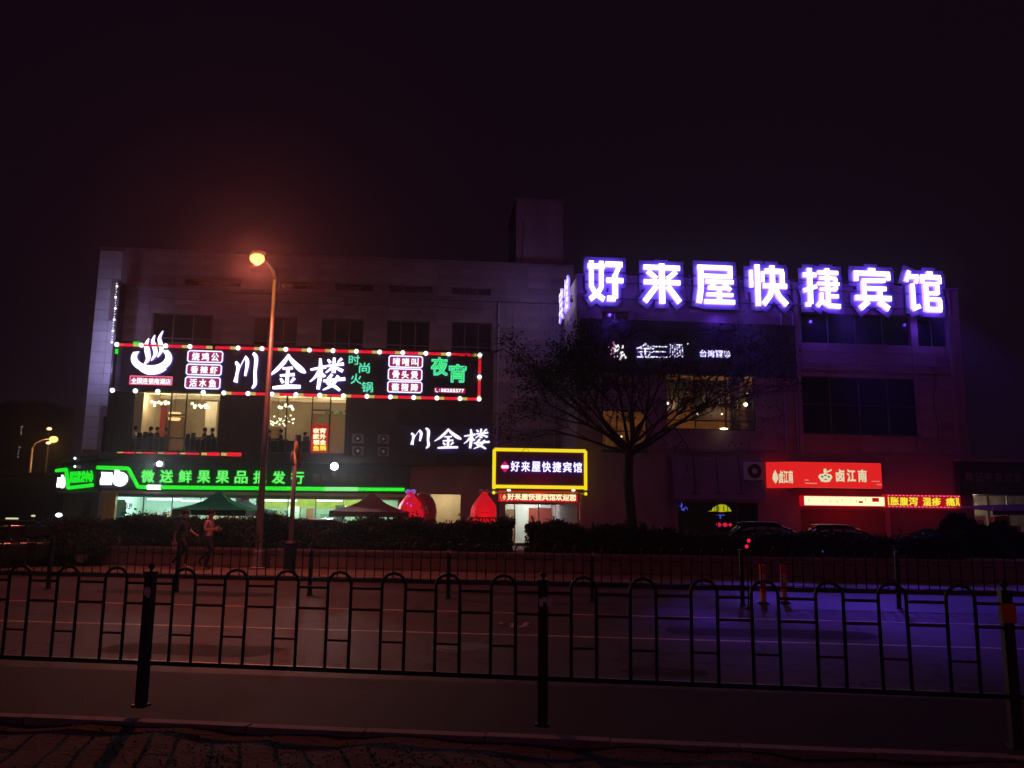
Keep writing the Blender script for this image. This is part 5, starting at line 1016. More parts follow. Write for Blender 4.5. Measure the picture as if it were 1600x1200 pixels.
x0 = HF.p(1503, 800, -2)[0]; tn = thing('market_canopy', 'purple tinted fabric awning over the lit stall at the right edge', 'canopy', HF, (x0, -2, 0))
mb = MB(); P = [(x0 + .3, -.4, 2.34), (x0 + 1.2, -2.6, 2.12), (x0 + 6, -2.6, 2.18), (x0 + 6, -.4, 2.55)]; mb.quad(*P); mb.quad(*[(a, b, c - .03) for a, b, c in P[::-1]]); part('fabric', mb, mat('violet_fabric', (.26, .12, .30), .7), tn); part('valance', MB().box(x0 + 1.2, x0 + 6, -2.62, -2.58, 1.90, 2.11), mat('plum_valance', (.05, .03, .06), .8), tn)
for x in (x0 + 1.3, x0 + 3.6, x0 + 5.9): part('pole', MB().tube([(x, -2.5, 0), (x, -2.5, 2.3)], .03, 6), M['galv'], tn)
stq = [(1556, 812, .5), (1566, 810, .4), (1583, 826, .6), (1590, 838, .5)]
for i, (px, py, w) in enumerate(stq): x_, z_ = HF.p(px, py, -.5); c_ = thing('goods_pack', ('tall red', 'flat crimson', 'pale yellow', 'orange')[i] + ' bundle of stall goods under the purple awning', 'goods', HF, (x_, -.5, 0)); part('bundle', MB().box(x_ - w / 2, x_ + w / 2, -.7, -.3, 0, z_ + .15), mat(f'goods{i}', ((.4, .04, .05), (.35, .05, .04), (.5, .42, .25), (.5, .16, .05))[i], .6, noise=.4, nscale=9), c_, bevel=.03); part('strap', MB().box(x_ - .02, x_ + .02, -.71, -.702, 0, z_ + .15), M['frame'], c_)

# ================================================================== STREET LAMP
SODIUM = (1.0, 0.17, 0.11)
def street_lamp(base, top, head, lab, F=WORLD, r=(.105, .05), name='street_lamp', bowl=.165):
    t = thing(name, lab, 'street lamp', F, base)
    part('pole', MB().tube([base, ((base[0] + top[0]) / 2, (base[1] + top[1]) / 2, (base[2] + top[2]) / 2), top], [r[0], (r[0] + r[1]) / 2, r[1]], 14), M['galv'], t, smooth=True)
    part('base_flange', MB().lathe([(.22, 0), (.22, .04), (.15, .06), (.14, .5), (.12, .55)], base, 14), M['galv'], t)
    dx, dy, dz = head[0] - top[0], head[1] - top[1], head[2] - top[2]
    part('arm', MB().tube([top, (top[0] + dx * .12, top[1] + dy * .12, top[2] + dz * .5), (top[0] + dx * .45, top[1] + dy * .45, top[2] + dz * .85), (head[0] - dx * .1, head[1] - dy * .1, head[2])], [.055, .05, .045, .04], 10), M['galv'], t, smooth=True)
    c = head; hd = part('lamp_head', MB().ball((c[0], c[1], c[2] + .08), .14, 14, 8, (1.9, 1.1, .62)), M['galv'], t, smooth=True)
    part('lamp_bowl', MB().ball((c[0], c[1], c[2] - .08), bowl, 14, 8, (1.35, 1, 1.0)), M['g_sodium'], hd, smooth=True)
    part('service_door', MB().box(base[0] - .05, base[0] + .05, base[1] - .135, base[1] - .122, base[2] + .7, base[2] + 1.0), M['frame'], t)
    return t
b = gpt(402, 889, 0); Y = b.y; tp_ = dpt(430, 436, Y); hd_ = dpt(402, 400, Y - .9)
tp_.x = b.x + (tp_.x - b.x) * .6
street_lamp(tuple(b), tuple(tp_), tuple(hd_), 'tall galvanised street lamp with a glowing orange head in front of the restaurant sign')
lamp('street_lamp_light', 'SPOT', (hd_.x, hd_.y - .1, hd_.z - .25), 2300, SODIUM, size=.12, aim=(hd_.x + .5, hd_.y - 6, 0), spot=150, blend=.9)
lamp('street_lamp_glow', 'POINT', (hd_.x, hd_.y - .1, hd_.z - .2), 210, (1, .28, .05), size=.12)
# assumed street lamps, added out of view on both sides for extra light
for x, y in ((17.0, 20.5), (-32, 26.5)):
    q = (x, y, 0); street_lamp(q, (x, y, 8.4), (x - .5, y - .9, 9.0), 'assumed street lamp added for light, ' + ('standing beyond the right edge of the view' if x > 0 else 'beyond the left edge of the view'))
    lamp('street_lamp_light', 'SPOT', (x - .5, y - 1, 8.8), 60 if x > 0 else 160, SODIUM, size=.12, aim=(x, y - 6, 0), spot=150, blend=.9)  # fill from the added unseen lamps, brightening walls and road

# banner pole with dark cylindrical base
b = gpt(452, 893, 0); Y = b.y; t_ = dpt(461, 694, Y); ft = thing('banner_pole', 'shorter pole with a furled yellow and white banner, right of the street lamp', 'pole', WORLD, tuple(b))
part('pole', MB().tube([tuple(b), (b.x, b.y, t_.z)], [.075, .05], 10), M['galv'], ft, smooth=True); part('base_drum', MB().lathe([(.17, 0), (.17, .78), (.12, .84)], tuple(b), 16), M['iron'], ft)
mb = MB(); z0 = t_.z - .62
prof = [(.03, 0), (.055, .10), (.075, .28), (.065, .48), (.03, .70)]
for k, (m_, off) in enumerate(((mat('banner_yellow', (.55, .34, .05), .8, noise=.3, nscale=7), .07), (mat('banner_white', (.55, .42, .42), .8), -.05))):
    mb = MB(); pts = [(b.x + off + .05 * math.sin(i * 1.3 + k), b.y - .05 - .01 * k, z0 + h * (1 if k == 0 else .6)) for i, (r_, h) in enumerate(prof)]; mb.tube(pts, [r_ * (1, .6)[k] for r_, h in prof], 9); part('banner_fold', mb, m_, ft, smooth=True)
part('pole_tip', MB().lathe([(.05, t_.z), (.055, t_.z + .05), (.005, t_.z + .32)], (b.x, b.y, 0), 8), mat('tip_blue', (.25, .22, .6), .4), ft)

# ================================================================== PEDESTRIANS
def walker(px, py, s, upper, lower, shoe, lab, pose, bag=None):
    q = gpt(px, py, 0); t = thing('person', lab, 'person', WORLD, tuple(q)); t.rotation_euler = (0, 0, R(-6)); 
    J = [(0, 0, .93), (0, 0, 1.10), (.01, 0, 1.28), (.03, 0, 1.45), (.055, 0, 1.53), (.065, 0, 1.64), (.01, -.17, 1.37), (.01, .17, 1.37),
         (0, -.085, .88), (0, .085, .88)]
    Rr = [(.14, .105), (.125, .095), (.145, .10), .05, (.095, .08), (.105, .088), .058, .058, .088, .088]
    E = [(0, 1), (1, 2), (2, 3), (3, 4), (4, 5), (2, 6), (2, 7), (0, 8), (0, 9)]
    def chain(a, pts, rs):
        p = a
        for c, r_ in zip(pts, rs): J.append(c); Rr.append(r_); E.append((p, len(J) - 1)); p = len(J) - 1
        return p
    chain(8, pose['fl'], (.062, .042, .034, .028)); chain(9, pose['rl'], (.062, .042, .034, .028))
    for sh, arm in ((6, pose['na']), (7, pose['fa'])):
        w = chain(sh, arm, (.042, .026, .030)); h = Vector(J[w]); d = (h - Vector(arm[1])).normalized(); side = Vector((0, 1, 0)).cross(d).normalized()
        for k, (o_, L) in enumerate(((-.028, .07), (-.010, .082), (.010, .078), (.026, .062))):
            a = h + side * o_ + d * .03; c = a + d * L + Vector((0, .018, -.006)); chain(w, [tuple(a), tuple(c)], (.0095, .008))
        a = h + side * .035 - d * .01; chain(w, [tuple(a + side * .02 + d * .03)], (.010,))
    wr = [Vector(pose['na'][1]), Vector(pose['fa'][1])]
    def mf(c):
        if c.z > 1.47: return 1
        if (c - wr[0]).length < .13 or (c - wr[1]).length < .13 or any((c - w_).length < .2 for w_ in wr) and abs(c.y) > .16: return 1
        if c.z < .14: return 3
        return 2 if c.z < .95 and abs(c.y) < .2 else 0
    body('body', t, J, Rr, E, [upper, M['skin'], lower, shoe], mf, 2)
    def kid(nm, mb, m): me = mb.mesh(nm, m, smooth=True); o = bpy.data.objects.new(nm, me); COL.objects.link(o); o.parent = t; ORG[o.name] = (0, 0, 0)
    kid('hair', MB().ball((.028, 0, 1.635), .122, 14, 9, (.98, .84, .95)), M['hair']); kid('nose', MB().ball((.155, 0, 1.60), .018, 8, 5, (1.2, .7, 1.1)), M['skin'])
    for y in (-.03, .03): kid('eye', MB().ball((.146, y, 1.625), .010, 8, 5), M['hair'])
    for y in (-.083, .083): kid('ear', MB().ball((.05, y, 1.60), .022, 8, 5, (.8, .4, 1.3)), M['skin'])
    kid('mouth', MB().box(.142, .149, -.02, .02, 1.560, 1.567), mat('lip', (.3, .08, .07), .5))
    if bag: 
        h = pose['na'][1] if bag == 'bag' else pose['na'][2]
        if bag == 'bag': kid('shirt_hem', MB().lathe([(.15, .90), (.145, .97)], (0, 0, 0), 14), upper)
    t.scale = (s, s, s); return t, q
dk = cloth_m((.035, .03, .035), 'dark_jacket'); jeans = cloth_m((.03, .032, .05), 'dark_jeans'); pink = cloth_m((.55, .33, .36), 'pink_shirt'); shoe_w = mat('pale_shoe', (.55, .42, .42), .6)
poseA = dict(fl=[(.20, -.09, .52), (.16, -.09, .12), (.20, -.09, .06), (.32, -.09, .045)], rl=[(-.02, .09, .50), (-.30, .09, .20), (-.34, .09, .10), (-.24, .09, .045)], na=[(-.12, -.24, 1.12), (-.16, -.23, .90), (-.15, -.22, .84)], fa=[(.06, .24, 1.12), (.24, .22, 1.0), (.29, .20, .98)])
poseB = dict(fl=[(.14, -.09, .50), (.02, -.09, .10), (.05, -.09, .06), (.19, -.09, .045)], rl=[(.10, .09, .52), (-.22, .09, .30), (-.28, .09, .20), (-.20, .09, .10)], na=[(-.02, -.23, 1.12), (.22, -.16, 1.13), (.28, -.14, 1.17)], fa=[(.02, .23, 1.12), (.22, .14, 1.10), (.28, .11, 1.13)])
walker(283, 888, .97, dk, cloth_m((.025, .025, .03), 'black_trousers'), shoe_w, 'pedestrian in dark clothes and pale shoes in front of the hedge, left of two', poseA, 'bag')
tB, qB = walker(322, 889, .98, pink, jeans, mat('dark_shoe', (.03, .03, .03), .6), 'pedestrian in a pink shirt and dark trousers looking at a phone, right one of two', poseB)
ph = thing('phone', 'small dark phone held in the hand of the pedestrian in the pink shirt', 'phone', WORLD, (qB.x + .30, qB.y - .13, 1.16)); x, y, z = qB.x + .30, qB.y - .13, 1.16
part('case', MB().box(x, x + .012, y - .035, y + .035, z - .06, z + .07), M['frame'], ph, bevel=.003); part('screen', MB().box(x - .003, x - .001, y - .031, y + .031, z - .05, z + .06), M['darkglass'], ph)
q = gpt(276, 886, 0); hbg = thing('handbag', 'small pale bag hanging from the hand of the pedestrian in dark clothes', 'bag', WORLD, (q.x, q.y - .2, .55)); x, y = q.x, q.y - .22
part('pouch', MB().box(x - .12, x + .1, y - .04, y + .04, .50, .72), mat('bag_cloth', (.35, .22, .2), .8, noise=.2), hbg, bevel=.02); part('handle', MB().tube([(x - .08, y, .72), (x - .03, y, .82), (x + .04, y, .82), (x + .07, y, .72)], .01, 6), M['frame'], hbg)

# ================================================================== HEDGES AND SHRUBS
def hedge(name, lab, x0, x1, zf, n, cat='hedge', y0=PW + .10, y1=PW + 1.25, zb=.55):
    t = thing(name, lab, cat, RF, ((x0 + x1) / 2, y0, zb)); org = ORG[t.name]
    N = max(8, int((x1 - x0) / .25)); mb = MB(); X = np.linspace(x0 + .1, x1 - .1, N); Yc = np.linspace(y0 + .13, y1 - .13, 5)
    top = [[zf(x) - .16 + random.uniform(-.04, .04) for x in X] for _ in Yc]
    mb.v = [(x, y, top[j][i]) for j, y in enumerate(Yc) for i, x in enumerate(X)]; mb.f = [(j * N + i, j * N + i + 1, (j + 1) * N + i + 1, (j + 1) * N + i) for j in range(4) for i in range(N - 1)]
    k = len(mb.v); mb.v += [(x, Yc[0] + random.uniform(-.03, .03), zb) for x in X] + [(x, Yc[4], zb) for x in X]
    mb.f += [(k + i, k + i + 1, i + 1, i) for i in range(N - 1)] + [(4 * N + i, 4 * N + i + 1, k + N + i + 1, k + N + i) for i in range(N - 1)]
    mb.f += [(k, 0, N, 2 * N, 3 * N, 4 * N, k + N), (k + N - 1, k + 2 * N - 1, 5 * N - 1, 4 * N - 1, 3 * N - 1, 2 * N - 1, N - 1)]; mb.m = [0] * len(mb.f)
    part('twig_mass', mb, M['bark'], t)
    x = RNG.uniform(x0, x1, n); zt = np.array([zf(a) for a in x]); u = RNG.random(n); y = np.where(u < .5, y0 + np.abs(RNG.normal(0, .09, n)), RNG.uniform(y0, y1, n))
    z = np.where(u < .5, RNG.uniform(zb, 1, n) * 0 + zb + (zt - zb) * RNG.random(n), zt + RNG.normal(-.06, .06, n))
    z = np.minimum(z, zt + .1); e = RNG.random(n) < .05; sp = np.sin(x * 9.1) * np.sin(x * 23.7); z = np.where(e & (sp > .1), zt + RNG.uniform(0, .2, n) * (.4 + sp), z)
    y = y + .06 * np.sin(x * 2.9 + z * 5); V = leaves(n, np.stack([x, y, z], 1), .048) - np.array(org)
    o = bpy.data.objects.new('foliage', np_quads('foliage', V, M['leaf'])); COL.objects.link(o); o.parent = t; ORG[o.name] = org; return t
hx_ = lambda px: RF.p(px, 830, PW + .4)[0]
base_n = lambda x: .07 * math.sin(x * 1.7) + .055 * math.sin(x * 4.3 + 1) + .03 * math.sin(x * 9.7)
def zl(x):
    z = 1.36 + base_n(x)
    a, b_ = hx_(476), hx_(515)
    if a < x < b_: z = 1.02
    if x < hx_(180): z -= .25 * min(1, (hx_(180) - x) / 3)
    return z
hedge('hedge', 'long clipped dark hedge on the planter wall, left of the gap before the hotel entrance', hx_(70), hx_(802), zl, 52000)
def zr(x):
    z = 1.30 + base_n(x + 3); 
    if x > hx_(1010): z -= .22
    if x < hx_(838): z -= .0
    return z
hedge('hedge', 'dark hedge on the planter wall right of the gap, running past the hotel block', hx_(822), hx_(1500), zr, 45000)
def shrub(px, py0, w, h, lab, Y=24.6):
    c = dpt(px, 830, Y); t = thing('shrub', lab, 'shrub', WORLD, (c.x, Y, .5)); n = int(9000 * w)
    th = RNG.uniform(0, 2 * np.pi, n); ph_ = np.arccos(RNG.uniform(-.2, 1, n)); r_ = 1 - np.abs(RNG.normal(0, .16, n)) + .10 * np.sin(th * 5) * np.sin(ph_ * 7)
    P = np.stack([w / 2 * r_ * np.sin(ph_) * np.cos(th), .5 * r_ * np.sin(ph_) * np.sin(th), h * r_ * np.cos(ph_) + .02], 1)
    o = bpy.data.objects.new('foliage', np_quads('foliage', leaves(n, P, .06), M['leaf'])); COL.objects.link(o); o.parent = t
    mb = MB()
    for k in range(6): a = random.uniform(-.3, .3) * w; mb.tube([(0, 0, 0), (a * .5, 0, h * .4), (a, 0, h * .85)], [.03, .02, .01], 5)
    me = mb.mesh('stem', M['bark']); o = bpy.data.objects.new('stem', me); COL.objects.link(o); o.parent = t
for px, w, h, lab in ((1497, 1.5, 1.25, 'rounded dark shrub under the right end of the scrolling LED banner'), (1530, 1.2, .92, 'lower dark shrub in front of the white stall notice'), (1562, 1.3, 1.02, 'dark bushy shrub left of the stall goods at the right edge'), (1592, 1.0, .7, 'lowest dark shrub, at the right edge of the picture'), (1450, 1.3, .78, 'low dark shrub rising above the hedge under the scrolling banner')): shrub(px, 0, w, h, lab)
for px, w, h, lab in ((88, 1.6, .72, 'dark round shrub ending the hedge at its left end beside the dark car'), (130, 1.7, .85, 'dark round shrub under the angled corner of the fruit shop')): shrub(px, 0, w, h, lab, 24.9)
# occasional tall sprigs
# ================================================================== TREE before the hotel block
def tree(base, lab, seed, trunk_r, forks, crown):
    rnd = random.Random(seed); zcap = 7.7; t = thing('tree', lab, 'tree', WORLD, base)
    bx, by, bz = base; tr = MB(); zf = forks; pts = [(bx, by, bz), (bx + .05, by, bz + zf * .35), (bx - .06, by, bz + zf * .7), (bx, by, bz + zf)]
    tr.tube(pts, [trunk_r * 1.25, trunk_r, trunk_r * .92, trunk_r * .85], 14); part('trunk', tr, M['bark'], t, smooth=True)
    P = []
    def limb(p, d, L, r, depth, mb):
        n = 4; q = [p]; v = Vector(d).normalized(); c = Vector(p)
        for i in range(n):
            v = (v + Vector((rnd.uniform(-.18, .18), rnd.uniform(-.18, .18), rnd.uniform(-.06, .14) if depth < 2 else rnd.uniform(-.15, .1)))).normalized(); 
            if c.z > zcap: v.z = min(v.z, -.08)
            c = c + v * L / n; q.append(tuple(c))
        mb.tube(q, [r * (1 - .13 * i) for i in range(n + 1)], 7 if depth < 2 else 4, cap=False)
        if depth >= 2: P.extend(q[1:])
        if depth < 4:
            for i in range(rnd.choice((3, 4)) if depth < 3 else 3):
                k = rnd.choice((2, 3, 4)); a = Vector(q[k]); ax = Vector((rnd.uniform(-1, 1), rnd.uniform(-1, 1), rnd.uniform(-.25, .5))).normalized()
                dd = (v * .9 + ax * .85).normalized(); limb(tuple(a), dd, L * rnd.uniform(.52, .72), r * .52, depth + 1, mb)
    for k in range(16):
        a = 2 * math.pi * k / 16 + rnd.uniform(-.2, .2); el = rnd.uniform(.45, 1.15); mb = MB(); d = (math.cos(a) * math.cos(el) * 1.25, math.sin(a) * math.cos(el) * .8, math.sin(el)); limb((bx, by, bz + zf - rnd.uniform(0, .5)), d, crown * rnd.uniform(.46, .62), trunk_r * rnd.uniform(.20, .36), 0, mb); part('limb', mb, M['bark'], t)
    for tgt in ((bx - 4.6, by + .5, 8.6), (bx + 4.8, by - .3, 6.6), (bx - 3.8, by, 5.2)):
        mb = MB(); d = Vector(tgt) - Vector((bx, by, bz + zf)); limb((bx, by, bz + zf - .3), d, d.length * .72, trunk_r * .3, 1, mb); part('limb', mb, M['bark'], t)
    P = np.array(P); n = 3; m_ = len(P); Q = np.repeat(P, n, 0) + RNG.normal(0, .16, (m_ * n, 3)) * np.array([1, 1, .6]); keep = (np.sin(Q[:, 0] * 2.1) * np.sin(Q[:, 2] * 2.7 + Q[:, 1]) + RNG.normal(0, .4, len(Q))) > -.25
    gap = (Q[:, 0] > bx - 1.2) & (Q[:, 0] < bx + 3.9) & (Q[:, 2] > 6.4) & (Q[:, 2] < 8.2) & (RNG.random(len(Q)) < .93); Q = Q[keep & ~gap & (Q[:, 2] > 4.3) & (Q[:, 2] < 8.6)][:70000]; print('tree leaves', len(Q), P.min(0), P.max(0))
    o = bpy.data.objects.new('crown', np_quads('crown', leaves(len(Q), Q, .055) - np.array(base), M['leaf2'])); COL.objects.link(o); o.parent = t
tb = dpt(985, 860, 29.0); tree((tb.x, 29.0, 0), 'bare looking feathery street tree with wide dark crown in front of the hotel block', 11, .19, 4.1, 5.6)

# ================================================================== VEHICLES behind the hedge
def car(px, Yd, rot, z0, paint, lab, L=4.4, W=1.75, H=1.42, van=False, lights=None):
    c = dpt(px, 830, Yd); F = Frame(c.x, Yd, rot); t = thing('parked_car', lab, 'car' if not van else 'van', F, (0, 0, z0)); t.location.z = z0
    def loft(st, m, nm, par):
        mb = MB(); 
        for x, zb, zt, w in st:
            h = zt - zb; mb.v += [(x, -w * .86, zb), (x, -w, zb + h * .25), (x, -w * .98, zb + h * .75), (x, -w * .86, zt), (x, w * .86, zt), (x, w * .98, zb + h * .75), (x, w, zb + h * .25), (x, w * .86, zb)]
        for i in range(len(st) - 1):
            for k in range(8): a = i * 8 + k; b_ = i * 8 + (k + 1) % 8; mb.f.append((a, a + 8, b_ + 8, b_)); mb.m.append(0)
        mb.f.append(tuple(range(8))); mb.f.append(tuple(range(len(st) * 8 - 1, len(st) * 8 - 9, -1))); mb.m += [0, 0]
        o = part(nm, mb, m, par, smooth=False); s_ = o.modifiers.new('s', 'SUBSURF'); s_.levels = 1; s_.render_levels = 1; o.data.shade_smooth(); return o
    ORG[t.name] = (0, 0, 0)
    w = W / 2; hb_ = .88 if not van else 1.0
    bd = loft([(-L / 2, .38, .72, w * .80), (-L / 2 + .08, .28, .84, w * .93), (-L * .33, .22, hb_ + .02, w), (-L * .1, .20, hb_ + .04, w), (L * .18, .20, hb_ + .02, w), (L * .36, .22, .80, w * .97), (L / 2 - .1, .26, .70, w * .88), (L / 2, .34, .62, w * .72)], paint, 'body', t)
    a, b_ = (-L * .36, L * .22) if not van else (-L * .47, L * .30)
    loft([(a, hb_ - .02, hb_ + .05, w * .86), (a + .45, hb_ - .02, H - .06, w * .80), (a + .9, hb_ - .02, H, w * .78), (b_ - .95, hb_ - .02, H - .01, w * .78), (b_ - .55, hb_ - .02, H - .1, w * .80), (b_ + .15, hb_ - .02, hb_ + .04, w * .88)], M['darkglass'], 'windows', t)
    loft([(a + .35, H - .06, H + .0, w * .70), (a + .8, H - .035, H + .022, w * .76), (b_ - .95, H - .035, H + .018, w * .76), (b_ - .55, H - .10, H - .05, w * .72)], paint, 'roof', t)
    for sy in (-1, 1):
        for x_ in (a + .95, (a + b_) / 2 + .1): part('door_pillar', MB().box(x_ - .03, x_ + .03, sy * w * .865 - .012, sy * w * .865 + .012, hb_, H - .08), paint, t)
        for x_ in (-L * .30, L * .31):
            wl = part('wheel', MB().lathe([(.20, sy * (w - .02)), (.315, sy * (w - .01)), (.33, sy * (w - .06)), (.33, sy * (w - .2)), (.2, sy * (w - .22))], (x_, 0, .33), 20, 'y'), M['tyre'], t); part('rim', MB().lathe([(.195, sy * (w + .0)), (.06, sy * (w - .03))], (x_, 0, .33), 12, 'y'), M['rim'], wl)
        part('headlight', MB().ball((L / 2 - .14, sy * w * .66, .63), .12, 10, 6, (.6, 1.1, .6)), M['white'], t, smooth=True); part('tail_light', MB().ball((-L / 2 + .07, sy * w * .72, .74), .12, 10, 6, (.4, 1.1, .7)), mat('tail_red', (.4, .01, .01), .3), t, smooth=True)
        part('mirror', MB().ball((b_ - .25, sy * (w + .08), hb_ + .08), .08, 8, 6, (.7, 1, .7)), paint, t)
        part('door_handle', MB().box(-.1, .05, sy * (w + .005) - .01, sy * (w + .005) + .01, .72, .75), M['rim'], t)
    part('number_plate', MB().box(L / 2 - .02, L / 2 + .01, -.22, .22, .42, .53), mat('plate_blue', (.05, .1, .5), .4), t)
    part('grille', MB().box(L / 2 - .06, L / 2 - .005, -.4, .4, .55, .64), M['grille'], t)
    return t
cp_ = lambda n, c: mat('car_paint_' + n, c, .22, .3, spec=.7)
car(34, 24.5, 52, -.06, cp_('black', (.015, .018, .02)), 'dark parked car at the far left with green sign reflections in its side windows', H=1.36)
car(500, 30.5, -62, 0, cp_('silver', (.40, .40, .48)), 'silver parked car glimpsed through the dip in the hedge below the last green character')
car(1205, 29.5, -8, 0, cp_('navy', (.03, .03, .06)), 'dark blue parked car whose roof shows above the hedge right of the tree', H=1.48)
car(1318, 31, -4, 0, cp_('maroon', (.08, .015, .02)), 'dark maroon parked car below the bright LED strip', H=1.40)
x = dpt(1301, 829, 30.9); t = thing('brake_lamp', 'small red lamp glowing above the hedge below the bright LED strip', 'lamp', WORLD, tuple(x)); part('lamp_face', MB().ball(tuple(x), .06, 10, 6, (2.6, 1, .7)), M['g_redlamp'], t); part('housing', MB().box(x.x - .2, x.x + .2, x.y + .06, x.y + .1, x.z - .05, x.z + .05), M['frame'], t)
x = dpt(1285, 862, 27.5); t = thing('beacon', 'tiny blue lamp glinting through the hedge below the bright LED strip', 'lamp', WORLD, tuple(x)); 
part('lamp_face', MB().ball(tuple(dpt(1285, 862, PW - 3.0)), .022, 8, 6), M['g_neonb'], t)

# ================================================================== POP-UP CANOPIES
def tent(px, peak_y, eave_y, half, Yoff, fab, val, lab, rot=0):
    x, zp = WF.p(px, peak_y, Yoff); ze = WF.p(px, eave_y, Yoff - half)[1]; t = thing('pop_up_canopy', lab, 'canopy tent', WF, (x, Yoff, 0)); H_ = zp - ze
    mb = MB(); rings_ = [(1, 0), (.80, .10), (.58, .24), (.36, .45), (.17, .74), (.05, 1.0)]
    n0 = []
    for s_, h in rings_:
        k = []
        for cx_, cy_ in ((-1, -1), (-.5, -1), (0, -1), (.5, -1), (1, -1), (1, -.5), (1, 0), (1, .5), (1, 1), (.5, 1), (0, 1), (-.5, 1), (-1, 1), (-1, .5), (-1, 0), (-1, -.5)):
            sag = (1 - abs(abs(cx_) - abs(cy_))) * .0; mb.v.append((x + cx_ * half * s_, Yoff + cy_ * half * s_, ze + H_ * h + (.04 if abs(cx_) == abs(cy_) else 0) * (1 - h))); k.append(len(mb.v) - 1)
        n0.append(k)
    for a, b_ in zip(n0[:-1], n0[1:]):
        for i in range(16): j = (i + 1) % 16; mb.f.append((a[i], a[j], b_[j], b_[i])); mb.m.append(0)
    mb.f.append(tuple(n0[-1])); mb.m.append(0); o = part('fabric', mb, fab, t); sd = o.modifiers.new('s', 'SOLIDIFY'); sd.thickness = .01
    for i, (ax, ay, bx_, by_) in enumerate(((-1, -1, 1, -1), (1, -1, 1, 1), (1, 1, -1, 1), (-1, 1, -1, -1))):
        e = .008; part('valance', MB().box(x + min(ax, bx_) * half - e * (ax == bx_), x + max(ax, bx_) * half + e * (ax == bx_), Yoff + min(ay, by_) * half - e * (ay == by_), Yoff + max(ay, by_) * half + e * (ay == by_), ze - .24, ze + .01), val, t)
    for sx in (-1, 1):
        for sy in (-1, 1): part('leg', MB().box(x + sx * (half - .05) - .02, x + sx * (half - .05) + .02, Yoff + sy * (half - .05) - .02, Yoff + sy * (half - .05) + .02, 0, ze - .02), M['galv'], t)
gf, gv = mat('green_fabric', (.02, .60, .16), .85, spec=.15, noise=.2, nscale=2), mat('green_valance', (.012, .02, .018), .8)
tent(343, 768, 797, 1.62, -6.0, gf, gv, 'dark green pop up canopy with concave peaked roof in front of the fruit shop')
tent(384, 781, 799, 1.35, -3.3, mat('pale_fabric', (.35, .55, .50), .7), mat('pale_fabric', (.35, .55, .50), .7), 'pale mint pop up canopy mostly hidden behind the green canopy')
tent(582, 771, 800, 1.85, -5.0, mat('red_fabric', (.42, .018, .008), .85, spec=.15, noise=.2, nscale=2), mat('red_valance', (.26, .03, .025), .8), 'red pop up canopy with concave peaked roof left of the lit inflatable')
# things for sale under the green canopy
for k, px in enumerate((300, 312, 326, 340, 352, 367)):
    x_, z_ = WF.p(px, 808, -6); t = thing('fruit_crate', ['leftmost', 'second', 'third', 'fourth', 'fifth', 'rightmost'][k] + ' pale crate of fruit under the green canopy, counted from the left', 'crate', WF, (x_, -6, .8), 'crates under the green canopy'); part('crate', MB().box(x_ - .17, x_ + .17, -6.2, -5.9, .95, 1.2), mat('crate_pale', (.5, .5, .42), .7), t)
    for i in range(3): part('fruit', MB().ball((x_ - .1 + .1 * i, -6.05, 1.23), .055, 8, 6), mat('fruit_orange', (.7, .3, .05), .5), t)
x_ = WF.p(333, 810, -6)[0]; t = thing('trestle_table', 'long trestle table carrying the fruit crates under the green canopy', 'table', WF, (x_, -6, 0)); part('tabletop', MB().box(x_ - 1.5, x_ + 1.5, -6.3, -5.7, .90, .945), M['cloth'], t)
for sx in (-1.4, 1.4):
    for sy in (-6.25, -5.78): part('leg', MB().box(x_ + sx - .02, x_ + sx + .02, sy, sy + .04, 0, .90), M['frame'], t)

